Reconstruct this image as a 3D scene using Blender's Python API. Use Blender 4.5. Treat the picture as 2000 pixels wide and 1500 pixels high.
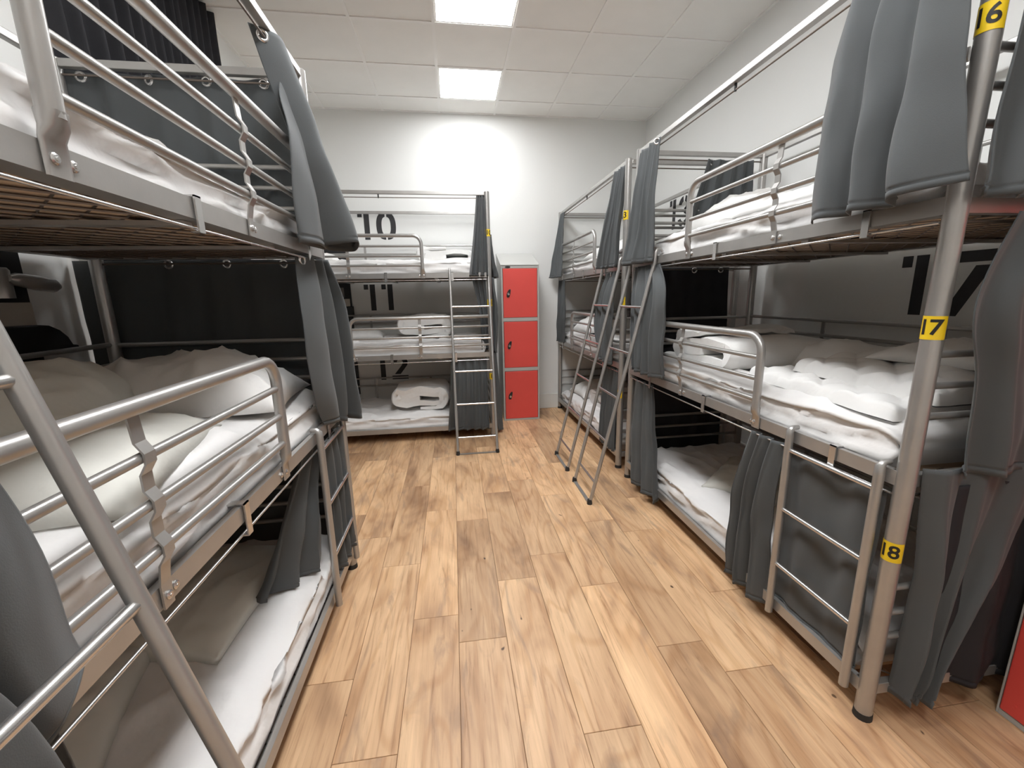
import bpy, bmesh, math, random
from mathutils import Vector, Matrix, noise

# ------------------------------------------------------------------ scene, camera, light
for o in list(bpy.data.objects):
    bpy.data.objects.remove(o, do_unlink=True)
SC = bpy.context.scene
COL = SC.collection
PI = math.pi

CEIL = 3.39
XL, XR, YB, YF = -1.65, 2.344, 5.12, -1.9          # room shell

cam_d = bpy.data.cameras.new('camera')
cam = bpy.data.objects.new('camera', cam_d)
COL.objects.link(cam)
cam_d.sensor_fit = 'HORIZONTAL'
cam_d.sensor_width = 36.0
cam_d.lens = 815.96 / 2000 * 36.0
cam_d.clip_start = 0.02
cam_d.clip_end = 60
_yaw, _pitch, _roll = 0.135598, 0.205178, -0.019217
_f = Vector((math.sin(_yaw) * math.cos(_pitch), math.cos(_yaw) * math.cos(_pitch), -math.sin(_pitch)))
_r = Vector((math.cos(_yaw), -math.sin(_yaw), 0))
_u = _r.cross(_f)
_r2 = _r * math.cos(_roll) + _u * math.sin(_roll)
_u2 = -_r * math.sin(_roll) + _u * math.cos(_roll)
cam.matrix_world = Matrix(((_r2.x, _u2.x, -_f.x, 0.0), (_r2.y, _u2.y, -_f.y, 0.0),
                           (_r2.z, _u2.z, -_f.z, 1.41), (0, 0, 0, 1)))
SC.camera = cam

w = bpy.data.worlds.new('world')
SC.world = w
w.use_nodes = True
w.node_tree.nodes['Background'].inputs[0].default_value = (0.9, 0.95, 1.0, 1)
w.node_tree.nodes['Background'].inputs[1].default_value = 0.3

LIGHT_STRENGTH = 13.0
VS = SC.view_settings
VS.view_transform = 'Standard'
VS.look = 'None'
VS.gamma = 1.0
VS.use_curve_mapping = False
VS.exposure = 1.42
SC.cycles.diffuse_bounces = 10
SC.cycles.max_bounces = 14

# ------------------------------------------------------------------ materials
def new_mat(name):
    m = bpy.data.materials.new(name)
    m.use_nodes = True
    nt = m.node_tree
    return m, nt, nt.nodes['Principled BSDF']

def N(nt, kind, **kw):
    n = nt.nodes.new(kind)
    for k, v in kw.items():
        setattr(n, k, v)
    return n

def mat(name, col, rough=0.5, metal=0.0, var=0.06, vscale=6.0, bump=0.0, bscale=200.0, spec=0.5, sheen=0.0, stretch=None):
    m, nt, b = new_mat(name)
    tc = N(nt, 'ShaderNodeTexCoord')
    nz = N(nt, 'ShaderNodeTexNoise')
    nz.inputs['Scale'].default_value = vscale
    nz.inputs['Detail'].default_value = 4
    nt.links.new(tc.outputs['Object'], nz.inputs['Vector'])
    mx = N(nt, 'ShaderNodeMix', data_type='RGBA')
    lo = [max(0, c * (1 - var)) for c in col[:3]] + [1]
    hi = [min(1, c * (1 + var)) for c in col[:3]] + [1]
    mx.inputs[6].default_value = lo
    mx.inputs[7].default_value = hi
    nt.links.new(nz.outputs['Fac'], mx.inputs[0])
    nt.links.new(mx.outputs[2], b.inputs['Base Color'])
    b.inputs['Roughness'].default_value = rough
    b.inputs['Metallic'].default_value = metal
    b.inputs['Specular IOR Level'].default_value = spec
    if sheen:
        b.inputs['Sheen Weight'].default_value = sheen
        b.inputs['Sheen Roughness'].default_value = 0.5
    if bump:
        nb = N(nt, 'ShaderNodeTexNoise')
        nb.inputs['Scale'].default_value = bscale
        nb.inputs['Detail'].default_value = 3
        src = tc.outputs['Object']
        if stretch:
            mp = N(nt, 'ShaderNodeMapping')
            mp.inputs['Scale'].default_value = stretch
            nt.links.new(src, mp.inputs['Vector'])
            src = mp.outputs['Vector']
        nt.links.new(src, nb.inputs['Vector'])
        bp = N(nt, 'ShaderNodeBump')
        bp.inputs['Strength'].default_value = bump
        bp.inputs['Distance'].default_value = 0.01
        nt.links.new(nb.outputs['Fac'], bp.inputs['Height'])
        nt.links.new(bp.outputs['Normal'], b.inputs['Normal'])
    return m

M = {}
M['wall'] = mat('wall_paint', (0.71, 0.715, 0.70), 0.65, var=0.02, vscale=2.5, bump=0.05, bscale=60)
M['tile'] = mat('ceiling_tile_board', (0.80, 0.79, 0.765), 0.9, var=0.04, vscale=5, bump=0.12, bscale=260)
M['tbar'] = mat('ceiling_grid_steel', (0.80, 0.79, 0.77), 0.5, var=0.03)
M['metal'] = mat('silver_frame_paint', (0.40, 0.39, 0.375), 0.32, metal=0.62, var=0.12, vscale=14, bump=0.02, bscale=300)
M['steel'] = mat('chromed_steel', (0.62, 0.61, 0.6), 0.25, metal=0.9, var=0.05)
M['mesh'] = mat('wire_mesh_steel', (0.16, 0.13, 0.11), 0.5, metal=0.5, var=0.2, vscale=20)
M['rubber'] = mat('black_rubber', (0.02, 0.02, 0.02), 0.7)
M['black'] = mat('black_board', (0.012, 0.012, 0.013), 0.45, var=0.2)
M['under'] = mat('mattress_underside', (0.46, 0.34, 0.23), 0.9, var=0.2, vscale=9)
M['curtain'] = mat('charcoal_curtain_cloth', (0.077, 0.083, 0.086), 0.78, var=0.12, vscale=5, bump=0.10, bscale=500, spec=0.25, sheen=0.12)
M['blackout'] = mat('blackout_curtain_cloth', (0.030, 0.030, 0.034), 0.8, var=0.25, vscale=8, bump=0.1, bscale=400, spec=0.2)
M['sheet'] = mat('white_sheet_cotton', (0.72, 0.71, 0.70), 0.85, var=0.03, vscale=7, bump=0.35, bscale=16, spec=0.2, sheen=0.1)
M['duvet'] = mat('white_duvet_cotton', (0.73, 0.725, 0.71), 0.9, var=0.03, vscale=9, bump=0.3, bscale=22, spec=0.15, sheen=0.1)
M['oldpillow'] = mat('off_white_pillow_cotton', (0.62, 0.615, 0.57), 0.9, var=0.04, vscale=9, bump=0.3, bscale=20, spec=0.15)
M['red'] = mat('red_locker_enamel', (0.67, 0.072, 0.060), 0.42, var=0.08, vscale=4, bump=0.03, bscale=150)
M['lockgrey'] = mat('grey_locker_enamel', (0.42, 0.42, 0.40), 0.4, var=0.04)
M['ink'] = mat('stencil_paint', (0.028, 0.028, 0.030), 0.7, var=0.3, vscale=30)
M['sticker'] = mat('yellow_vinyl', (0.80, 0.56, 0.015), 0.4, var=0.05, vscale=20)
M['stickerink'] = mat('black_print', (0.01, 0.01, 0.01), 0.5)
M['plate'] = mat('grey_socket_plate', (0.42, 0.39, 0.34), 0.5, var=0.1, vscale=20)
M['baseboard'] = mat('baseboard_paint', (0.70, 0.70, 0.67), 0.45, var=0.04)
M['winframe'] = mat('window_frame_paint', (0.62, 0.62, 0.55), 0.4, var=0.04)

for key_, nm_, k_ in (('light', 'light_diffuser', 1.0), ('light_dim', 'light_diffuser_dimmed', 0.66)):  # second diffuser is dimmed to soften the hot spot on the back wall
    m, nt, b = new_mat(nm_)
    b.inputs['Base Color'].default_value = (0.9, 0.9, 0.9, 1)
    b.inputs['Emission Color'].default_value = (0.97, 0.985, 1.0, 1)
    b.inputs['Emission Strength'].default_value = LIGHT_STRENGTH * k_
    M[key_] = m

m, nt, b = new_mat('window_pane')
b.inputs['Base Color'].default_value = (0.05, 0.06, 0.07, 1)
b.inputs['Roughness'].default_value = 0.05
M['pane'] = m

def wood_mat():
    m, nt, b = new_mat('oak_vinyl_plank')
    tc = N(nt, 'ShaderNodeTexCoord')
    oi = N(nt, 'ShaderNodeObjectInfo')
    off = N(nt, 'ShaderNodeVectorMath', operation='SCALE')
    comb = N(nt, 'ShaderNodeCombineXYZ')
    nt.links.new(oi.outputs['Random'], comb.inputs[0])
    nt.links.new(oi.outputs['Random'], comb.inputs[1])
    nt.links.new(oi.outputs['Random'], comb.inputs[2])
    nt.links.new(comb.outputs[0], off.inputs[0])
    off.inputs['Scale'].default_value = 37.0
    add = N(nt, 'ShaderNodeVectorMath', operation='ADD')
    nt.links.new(tc.outputs['Object'], add.inputs[0])
    nt.links.new(off.outputs[0], add.inputs[1])
    def noisen(scale, st, detail=6, dist=0.0, rough=0.55):
        mp = N(nt, 'ShaderNodeMapping')
        mp.inputs['Scale'].default_value = st
        nt.links.new(add.outputs[0], mp.inputs['Vector'])
        n = N(nt, 'ShaderNodeTexNoise')
        n.inputs['Scale'].default_value = scale
        n.inputs['Detail'].default_value = detail
        n.inputs['Roughness'].default_value = rough
        n.inputs['Distortion'].default_value = dist
        nt.links.new(mp.outputs[0], n.inputs['Vector'])
        return n
    def ramp(src, stops):
        r = N(nt, 'ShaderNodeValToRGB')
        r.color_ramp.elements[0].position = stops[0][0]
        r.color_ramp.elements[0].color = stops[0][1] + (1,)
        r.color_ramp.elements[1].position = stops[-1][0]
        r.color_ramp.elements[1].color = stops[-1][1] + (1,)
        for p, c in stops[1:-1]:
            e = r.color_ramp.elements.new(p)
            e.color = c + (1,)
        nt.links.new(src, r.inputs[0])
        return r
    def mix(a, bb, fac, mode='MIX', f=1.0):
        x = N(nt, 'ShaderNodeMix', data_type='RGBA', blend_type=mode)
        if fac is None:
            x.inputs[0].default_value = f
        else:
            nt.links.new(fac, x.inputs[0])
        nt.links.new(a, x.inputs[6])
        nt.links.new(bb, x.inputs[7])
        return x.outputs[2]
    patch = noisen(5.0, (1.0, 0.32, 1.0), 3, 0.6)
    base = ramp(patch.outputs['Fac'], [(0.28, (0.36, 0.215, 0.125)), (0.44, (0.60, 0.385, 0.225)), (0.66, (0.76, 0.52, 0.315))])
    grain = noisen(52.0, (1.0, 0.05, 1.0), 8, 0.7, 0.68)
    gcol = ramp(grain.outputs['Fac'], [(0.30, (0.60, 0.51, 0.44)), (0.46, (0.95, 0.93, 0.91)), (0.7, (1.10, 1.10, 1.08))])
    c = mix(base.outputs[0], gcol.outputs[0], None, 'MULTIPLY', 1.0)
    # cathedral figure
    fig = noisen(3.2, (1.0, 0.22, 1.0), 2, 0.3)
    wv = N(nt, 'ShaderNodeMath', operation='MULTIPLY')
    wv.inputs[1].default_value = 60.0
    nt.links.new(fig.outputs['Fac'], wv.inputs[0])
    sn = N(nt, 'ShaderNodeMath', operation='SINE')
    nt.links.new(wv.outputs[0], sn.inputs[0])
    fcol = ramp(sn.outputs[0], [(0.0, (1.0, 1.0, 1.0)), (0.55, (0.97, 0.96, 0.95)), (1.0, (0.84, 0.77, 0.70))])
    c = mix(c, fcol.outputs[0], None, 'MULTIPLY', 0.75)
    # grey-brown weathered smudges and knots
    sm = noisen(7.0, (1.2, 0.30, 1.0), 5, 1.4)
    smr = ramp(sm.outputs['Fac'], [(0.56, (0, 0, 0)), (0.74, (1, 1, 1))])
    grey = N(nt, 'ShaderNodeRGB')
    grey.outputs[0].default_value = (0.30, 0.20, 0.14, 1)
    smf = N(nt, 'ShaderNodeMath', operation='MULTIPLY')
    smf.inputs[1].default_value = 0.72
    nt.links.new(smr.outputs[0], smf.inputs[0])
    c = mix(c, grey.outputs[0], smf.outputs[0])
    kn = noisen(22.0, (1.0, 0.6, 1.0), 1, 0.0)
    knr = ramp(kn.outputs['Fac'], [(0.775, (0, 0, 0)), (0.80, (1, 1, 1))])
    dark = N(nt, 'ShaderNodeRGB')
    dark.outputs[0].default_value = (0.10, 0.055, 0.03, 1)
    c = mix(c, dark.outputs[0], knr.outputs[0])
    # tone per plank
    tone = ramp(oi.outputs['Random'], [(0.0, (0.74, 0.72, 0.71)), (0.5, (0.97, 0.96, 0.95)), (1.0, (1.14, 1.13, 1.10))])
    c = mix(c, tone.outputs[0], None, 'MULTIPLY', 1.0)
    nt.links.new(c, b.inputs['Base Color'])
    b.inputs['Roughness'].default_value = 0.42
    b.inputs['Specular IOR Level'].default_value = 0.4
    bp = N(nt, 'ShaderNodeBump')
    bp.inputs['Strength'].default_value = 0.12
    bp.inputs['Distance'].default_value = 0.004
    nt.links.new(grain.outputs['Fac'], bp.inputs['Height'])
    nt.links.new(bp.outputs['Normal'], b.inputs['Normal'])
    return m
M['wood'] = wood_mat()
M['gap'] = mat('floor_joint', (0.16, 0.09, 0.05), 0.8)

# ------------------------------------------------------------------ mesh helpers
class MB:
    def __init__(s):
        s.v = []; s.f = []; s.mi = []
    def add(s, vs, fs, mi=0):
        o = len(s.v)
        s.v += [Vector(p) for p in vs]
        s.f += [tuple(i + o for i in f) for f in fs]
        s.mi += [mi] * len(fs)
        return s
    def box(s, a, b, mi=0):
        x0, y0, z0 = [min(p, q) for p, q in zip(a, b)]
        x1, y1, z1 = [max(p, q) for p, q in zip(a, b)]
        return s.add([(x0, y0, z0), (x1, y0, z0), (x1, y1, z0), (x0, y1, z0), (x0, y0, z1), (x1, y0, z1), (x1, y1, z1), (x0, y1, z1)],
                     [(0, 3, 2, 1), (4, 5, 6, 7), (0, 1, 5, 4), (1, 2, 6, 5), (2, 3, 7, 6), (3, 0, 4, 7)], mi)
    def prism(s, poly, ext, mi=0):
        """poly: list of 3D points (planar, convex or simple), ext: vector"""
        n = len(poly); ext = Vector(ext)
        vs = [Vector(p) for p in poly] + [Vector(p) + ext for p in poly]
        fs = [tuple(range(n))[::-1], tuple(range(n, 2 * n))] + [(i, (i + 1) % n, n + (i + 1) % n, n + i) for i in range(n)]
        return s.add(vs, fs, mi)
    def tube(s, path, r, seg=12, caps=True, mi=0, flat=None):
        """sweep a circle along a path; r scalar or list; flat: list of (squash along side) per point or None"""
        P = [Vector(p) for p in path]
        n = len(P)
        R = r if isinstance(r, (list, tuple)) else [r] * n
        T = []
        for i in range(n):
            t = (P[min(i + 1, n - 1)] - P[max(i - 1, 0)])
            T.append(t.normalized())
        ref = Vector((0, 0, 1)) if abs(T[0].z) < 0.9 else Vector((1, 0, 0))
        a = (ref - T[0] * ref.dot(T[0])).normalized()
        vs = []
        for i in range(n):
            a = (a - T[i] * a.dot(T[i])).normalized()
            bb = T[i].cross(a)
            for k in range(seg):
                an = 2 * PI * k / seg
                vs.append(P[i] + (a * math.cos(an) + bb * math.sin(an)) * R[i])
        fs = []
        for i in range(n - 1):
            for k in range(seg):
                k2 = (k + 1) % seg
                fs.append((i * seg + k, i * seg + k2, (i + 1) * seg + k2, (i + 1) * seg + k))
        if caps:
            fs.append(tuple(range(seg))[::-1])
            fs.append(tuple((n - 1) * seg + k for k in range(seg)))
        return s.add(vs, fs, mi)
    def grid(s, fn, nu, nv, mi=0, closeu=False):
        vs = []
        for j in range(nv + 1):
            for i in range(nu + (0 if closeu else 1)):
                vs.append(fn(i / nu, j / nv))
        w_ = nu if closeu else nu + 1
        fs = []
        for j in range(nv):
            for i in range(nu):
                i2 = (i + 1) % w_ if closeu else i + 1
                fs.append((j * w_ + i, j * w_ + i2, (j + 1) * w_ + i2, (j + 1) * w_ + i))
        return s.add(vs, fs, mi)
    def build(s, name, mats, parent=None, smooth=None, bevel=0.0, solid=0.0, sub=0):
        me = bpy.data.meshes.new(name)
        off = Vector(parent['_base']) if parent is not None and '_base' in parent else Vector((0, 0, 0))
        me.from_pydata([tuple(p - off) for p in s.v], [], s.f)
        if not isinstance(mats, (list, tuple)):
            mats = [mats]
        for k in mats:
            me.materials.append(M[k])
        for p, i in zip(me.polygons, s.mi):
            p.material_index = i
        me.update()
        o = bpy.data.objects.new(name, me)
        COL.objects.link(o)
        if parent is not None:
            o.parent = parent
            if '_base' in parent:
                o['_base'] = list(parent['_base'])
        if bevel:
            bv = o.modifiers.new('bevel', 'BEVEL'); bv.width = bevel; bv.segments = 2; bv.limit_method = 'ANGLE'
        if solid:
            sd = o.modifiers.new('solid', 'SOLIDIFY'); sd.thickness = solid; sd.offset = 0
        if sub:
            sb = o.modifiers.new('sub', 'SUBSURF'); sb.levels = sub; sb.render_levels = sub
        if smooth is not None:
            me.shade_smooth()
            if smooth < 179:
                me.set_sharp_from_angle(angle=math.radians(smooth))
        return o

def tag(o, label=None, cat=None, group=None, kind=None):
    if label: o['label'] = label
    if cat: o['category'] = cat
    if group: o['group'] = group
    if kind: o['kind'] = kind
    return o

def empty(name, base, label, cat, group=None):
    o = bpy.data.objects.new(name, None)
    COL.objects.link(o)
    o.location = base
    o.empty_display_size = 0.1
    o['_base'] = list(base)
    return tag(o, label, cat, group)

def inst(name, me, parent, loc, rot=None):
    """object sharing mesh data; loc in world coordinates"""
    o = bpy.data.objects.new(name, me)
    COL.objects.link(o)
    off = Vector(parent['_base']) if '_base' in parent else Vector((0, 0, 0))
    o.location = Vector(loc) - off
    if rot is not None:
        o.rotation_mode = 'QUATERNION'
        o.rotation_quaternion = rot
    o.parent = parent
    return o

def raw_mesh(name, mb, mat_key, smooth=30):
    me = bpy.data.meshes.new(name)
    me.from_pydata([tuple(p) for p in mb.v], [], mb.f)
    me.materials.append(M[mat_key])
    me.shade_smooth()
    me.set_sharp_from_angle(angle=math.radians(smooth))
    return me

def nz(x, y, z=0.0):
    return noise.noise(Vector((x, y, z)))

def ease(t):
    return t * t * (3 - 2 * t)

# shared small meshes
_t = MB()
_t.grid(lambda u, v: Vector(((0.0155 + 0.0055 * math.cos(2 * PI * v)) * math.cos(2 * PI * u),
                             (0.0155 + 0.0055 * math.cos(2 * PI * v)) * math.sin(2 * PI * u), 0.0050 * math.sin(2 * PI * v))), 16, 6, closeu=True)
EYELET = raw_mesh('eyelet', _t, 'steel', 180)
_t = MB()
_t.tube([(0, 0, 0), (0, 0, 0.003), (0, 0, 0.005)], [0.009, 0.009, 0.006], 10)
_t.tube([(0, 0, 0.004), (0, 0, 0.0062)], [0.0035, 0.003], 6)
BOLT = raw_mesh('bolt', _t, 'steel', 30)

def face_quat(nrm):
    return Vector((0, 0, 1)).rotation_difference(Vector(nrm).normalized())

# ------------------------------------------------------------------ room shell
floor = MB().box((XL - 0.1, YF - 0.1, -0.10), (XR + 0.1, YB + 0.1, -0.0035)).build('floor', 'gap')
tag(floor, 'tan oak-look plank floor running down the aisle', 'floor', kind='structure')
PL, PW = 0.98, 0.2
offs = {-9: .35, -8: .8, -7: .15, -6: .6, -5: .95, -4: .72, -3: 1.40, -2: 1.10, -1: 1.67, 0: 1.51, 1: 1.87, 2: 2.05, 3: 1.76, 4: 1.36, 5: 2.19,
        6: 1.62, 7: 1.2, 8: 1.95, 9: 1.5, 10: 1.05, 11: 1.8, 12: 2.1}
plank_cache = {}
rnd = random.Random(5)
for k in range(-9, 13):
    x0 = -0.038 + PW * k; x1 = x0 + PW
    x0 = max(x0, XL); x1 = min(x1, XR)
    if x1 - x0 < 0.02:
        continue
    y = offs[k] - PL * 6
    while y < YB:
        a, c = max(y, YF), min(y + PL, YB)
        y += PL
        if c - a < 0.02:
            continue
        key = (round(x1 - x0, 4), round(c - a, 4))
        if key not in plank_cache:
            hw, hl, g, ch = key[0] / 2, key[1] / 2, 0.0008, 0.0012
            mb = MB()
            vs = [(-hw + g, -hl + g, -0.004), (hw - g, -hl + g, -0.004), (hw - g, hl - g, -0.004), (-hw + g, hl - g, -0.004),
                  (-hw + g, -hl + g, -ch), (hw - g, -hl + g, -ch), (hw - g, hl - g, -ch), (-hw + g, hl - g, -ch),
                  (-hw + g + ch, -hl + g + ch, 0), (hw - g - ch, -hl + g + ch, 0), (hw - g - ch, hl - g - ch, 0), (-hw + g + ch, hl - g - ch, 0)]
            fs = [(0, 1, 5, 4), (1, 2, 6, 5), (2, 3, 7, 6), (3, 0, 4, 7), (4, 5, 9, 8), (5, 6, 10, 9), (6, 7, 11, 10), (7, 4, 8, 11), (8, 9, 10, 11)]
            mb.add(vs, fs)
            me = bpy.data.meshes.new('plank')
            me.from_pydata([tuple(p) for p in mb.v], [], mb.f)
            me.materials.append(M['wood'])
            plank_cache[key] = me
        inst('plank', plank_cache[key], floor, ((x0 + x1) / 2, (a + c) / 2, 0))

wall_back = MB().box((XL - 0.1, YB, -0.1), (XR + 0.1, YB + 0.1, CEIL + 0.1)).build('wall_back', 'wall')
tag(wall_back, 'white painted back wall with black stencilled bunk numbers', 'wall', kind='structure')
wall_right = MB().box((XR, YF - 0.1, -0.1), (XR + 0.1, YB, CEIL + 0.1)).build('wall_right', 'wall')
tag(wall_right, 'white painted right wall behind the bunks', 'wall', kind='structure')
wall_left = MB().box((XL - 0.1, YF - 0.1, -0.1), (XL, YB, CEIL + 0.1)).build('wall_left', 'wall')
tag(wall_left, 'white painted left wall with the curtained window', 'wall', kind='structure')
wall_front = MB().box((XL, YF - 0.1, -0.1), (XR, YF, CEIL + 0.1)).build('wall_front', 'wall')
tag(wall_front, 'white painted wall behind the viewer', 'wall', kind='structure')

def baseboard(name, a, b, lab):
    m = MB(); m.box(a, b)
    o = m.build(name, 'baseboard', bevel=0.004)
    tag(o, lab, 'baseboard', kind='structure')
baseboard('baseboard_back', (XL + 0.02, YB - 0.018, 0.001), (XR - 0.02, YB, 0.19), 'tall pale baseboard along the back wall')
baseboard('baseboard_right', (XR - 0.018, YF, 0.001), (XR, YB - 0.019, 0.19), 'tall pale baseboard along the right wall')
baseboard('baseboard_left', (XL, YF, 0.001), (XL + 0.018, YB - 0.019, 0.19), 'tall pale baseboard along the left wall')

# ceiling: slab, tiles, grid bars
GX0, GY0 = -0.0438, 3.5811
ceil = MB().box((XL - 0.1, YF - 0.1, CEIL + 0.03), (XR + 0.1, YB + 0.1, CEIL + 0.12)).build('ceiling', 'tile')
tag(ceil, 'suspended ceiling of pale square tiles in a metal grid', 'ceiling', kind='structure')
LIGHTS = [(0, 1), (0, -1), (0, -3), (0, -5), (0, -7)]  # last three panels are added out of view, continuing the visible row
xs = [XL] + [GX0 + 0.6 * c for c in range(-2, 4)] + [XR]
ys = [YF] + [GY0 + 0.6 * r for r in range(-9, 3)] + [YB]
for i in range(len(xs) - 1):
    for j in range(len(ys) - 1):
        if (i - 3, j - 10) in [(c, r) for c, r in LIGHTS]:
            continue
        MB().box((xs[i] + 0.004, ys[j] + 0.004, CEIL + 0.004), (xs[i + 1] - 0.004, ys[j + 1] - 0.004, CEIL + 0.018)).build('ceiling_tile', 'tile', ceil)
hb = 0.012
for i, x in enumerate(xs):
    a, c = (x - hb, x + hb) if 0 < i < len(xs) - 1 else ((x, x + 0.022) if i == 0 else (x - 0.022, x))
    MB().box((a, YF, CEIL - 0.003), (c, YB, CEIL + 0.004)).build('grid_bar', 'tbar', ceil)
for j, y in enumerate(ys):
    a, c = (y - hb, y + hb) if 0 < j < len(ys) - 1 else ((y, y + 0.022) if j == 0 else (y - 0.022, y))
    for i in range(len(xs) - 1):
        MB().box((xs[i] + 0.0125, a, CEIL - 0.002), (xs[i + 1] - 0.0125, c, CEIL + 0.0039)).build('grid_bar', 'tbar', ceil)
lab = ['square lit ceiling panel nearest the back wall', 'square lit ceiling panel, second from the back wall, cut by the top of the photo',
       'square lit ceiling panel added out of view, third from the back wall', 'square lit ceiling panel added out of view, fourth from the back wall',
       'square lit ceiling panel added out of view, fifth from the back wall']
for (c, r), lb in zip(LIGHTS, lab):
    x0, y0 = GX0 + 0.6 * c, GY0 + 0.6 * r
    e = empty('ceiling_light', (x0 + 0.3, y0 + 0.3, CEIL), lb, 'ceiling light', 'square light panels in the ceiling grid')
    fr = MB()
    fr.box((x0 + .013, y0 + .013, CEIL + .001), (x0 + .587, y0 + .025, CEIL + .028))
    fr.box((x0 + .013, y0 + .575, CEIL + .001), (x0 + .587, y0 + .587, CEIL + .028))
    fr.box((x0 + .013, y0 + .025, CEIL + .001), (x0 + .025, y0 + .575, CEIL + .028))
    fr.box((x0 + .575, y0 + .025, CEIL + .001), (x0 + .587, y0 + .575, CEIL + .028))
    fr.build('frame', 'tbar', e)
    MB().box((x0 + .025, y0 + .025, CEIL + .003), (x0 + .575, y0 + .575, CEIL + .010)).build('diffuser', 'light_dim' if r == 1 else 'light', e)

# ------------------------------------------------------------------ stencilled wall numbers
def arc_band(cx, cy, rx, ry, t, a0, a1, n=14):
    out = [(cx + rx * math.cos(a0 + (a1 - a0) * i / n), cy + ry * math.sin(a0 + (a1 - a0) * i / n)) for i in range(n + 1)]
    inn = [(cx + (rx - t) * math.cos(a0 + (a1 - a0) * i / n), cy + (ry - t) * math.sin(a0 + (a1 - a0) * i / n)) for i in range(n + 1)]
    return [[out[i], out[i + 1], inn[i + 1], inn[i]] for i in range(n)]

H_ = 0.295
def digit_polys(ch):
    """quads in 2D, x right, y up, origin lower left of the digit"""
    t = 0.058
    if ch == '1':
        return [[(0, H_ - .056), (.049, H_ - .056), (.049, H_), (0, H_)], [(.066, 0), (.124, 0), (.124, H_), (.066, H_)]], 0.197
    if ch == '0':
        w_ = 0.215; g = 0.009; out = []
        for sgn in (-1, 1):
            n = 20; q = []
            for i in range(n + 1):
                an = -PI / 2 + PI * i / n
                cx, sy = math.cos(an), math.sin(an)
                ex = lambda c: abs(c) ** 0.72
                q.append(((w_ / 2) * ex(cx), (H_ / 2) * math.copysign(abs(sy) ** 0.85, sy), max(0.0, (w_ / 2 - t) * ex(cx)), (H_ / 2 - .05) * math.copysign(abs(sy) ** 0.85, sy)))
            for i in range(n):
                a, b_ = q[i], q[i + 1]
                mk = lambda x, y: (w_ / 2 + sgn * max(g, x), H_ / 2 + y)
                out.append([mk(a[0], a[1]), mk(b_[0], b_[1]), mk(b_[2], b_[3]), mk(a[2], a[3])])
        return out, 0.24
    if ch == '2':
        out = [[(0, 0), (.19, 0), (.19, .045), (0, .045)], [(.03, .062), (.10, .062), (.185, .17), (.12, .17)],
               [(.12, .17), (.185, .17), (.19, .215), (.132, .20)]]
        out += arc_band(.098, .20, .092, .095, .056, 0.0, PI * 0.95)
        return out, 0.22
    if ch == '3':
        out = arc_band(.085, .208, .10, .087, .054, -PI * .45, PI * .42) + arc_band(.085, .208, .10, .087, .054, PI * .56, PI * .95)
        out += arc_band(.085, .09, .105, .09, .054, -PI * .42, PI * .45) + arc_band(.085, .09, .105, .09, .054, -PI * .95, -PI * .56)
        return out, 0.22
    if ch == '7':
        return [[(0, H_ - .05), (.19, H_ - .05), (.19, H_), (0, H_)], [(.02, 0), (.082, 0), (.19, H_ - .066), (.125, H_ - .066)]], 0.22
    return [], 0.2

def stencil(text, origin, right, normal, wall):
    o = Vector(origin); right = Vector(right); normal = Vector(normal); up = Vector((0, 0, 1))
    x = 0.0
    for ch in text:
        polys, adv = digit_polys(ch)
        mb = MB()
        for p in polys:
            pts = [o + right * (x + a) + up * b_ - normal * 0.0005 for a, b_ in p]
            mb.prism(pts, normal * 0.002)
        ob = mb.build('stencil_digit', 'ink', wall)
        ob['label'] = 'black stencilled digit %s of bunk number %s' % (ch, text)
        x += adv
stencil('10', (-1.003, YB, 2.072), (1, 0, 0), (0, -1, 0), wall_back)
stencil('11', (-1.001, YB, 1.286), (1, 0, 0), (0, -1, 0), wall_back)
stencil('12', (-0.955, YB, 0.462), (1, 0, 0), (0, -1, 0), wall_back)
stencil('13', (XR, 4.46, 2.075), (0, -1, 0), (-1, 0, 0), wall_right)
stencil('17', (XR, 1.962, 1.282), (0, -1, 0), (-1, 0, 0), wall_right)

# ------------------------------------------------------------------ window behind the blackout curtain
wn = MB()
for a, c in (((XL - .02, 2.20, 0.98), (XL + .035, 2.28, 3.34)), ((XL - .02, 3.70, 0.98), (XL + .035, 3.79, 3.34)),
             ((XL - .02, 2.28, 0.98), (XL + .035, 3.70, 1.06)), ((XL - .02, 2.28, 3.27), (XL + .035, 3.70, 3.34)),
             ((XL - .02, 2.90, 1.06), (XL + .03, 2.97, 3.27))):
    wn.box(a, c)
win = wn.build('window_1', 'winframe', bevel=0.006)
tag(win, 'pale-framed window on the left wall behind blackout curtain', 'window', kind='structure')
for a, c in ((2.28, 2.90), (2.97, 3.70)):
    MB().box((XL + .002, a, 1.06), (XL + .010, c, 3.27)).build('pane', 'pane', win)

# ------------------------------------------------------------------ curtains
def catmull(rows, v):
    """rows: list of (v, A, B, amp) ; smooth interpolation"""
    n = len(rows)
    for i in range(n - 1):
        if v <= rows[i + 1][0] or i == n - 2:
            t = (v - rows[i][0]) / (rows[i + 1][0] - rows[i][0])
            p0, p1, p2, p3 = rows[max(i - 1, 0)], rows[i], rows[i + 1], rows[min(i + 2, n - 1)]
            def cr(a, b_, c, d):
                return 0.5 * ((2 * b_) + (c - a) * t + (2 * a - 5 * b_ + 4 * c - d) * t * t + (3 * b_ - a - 3 * c + d) * t * t * t)
            return cr(p0[1], p1[1], p2[1], p3[1]), cr(p0[2], p1[2], p2[2], p3[2]), cr(p0[3], p1[3], p2[3], p3[3])

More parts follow.
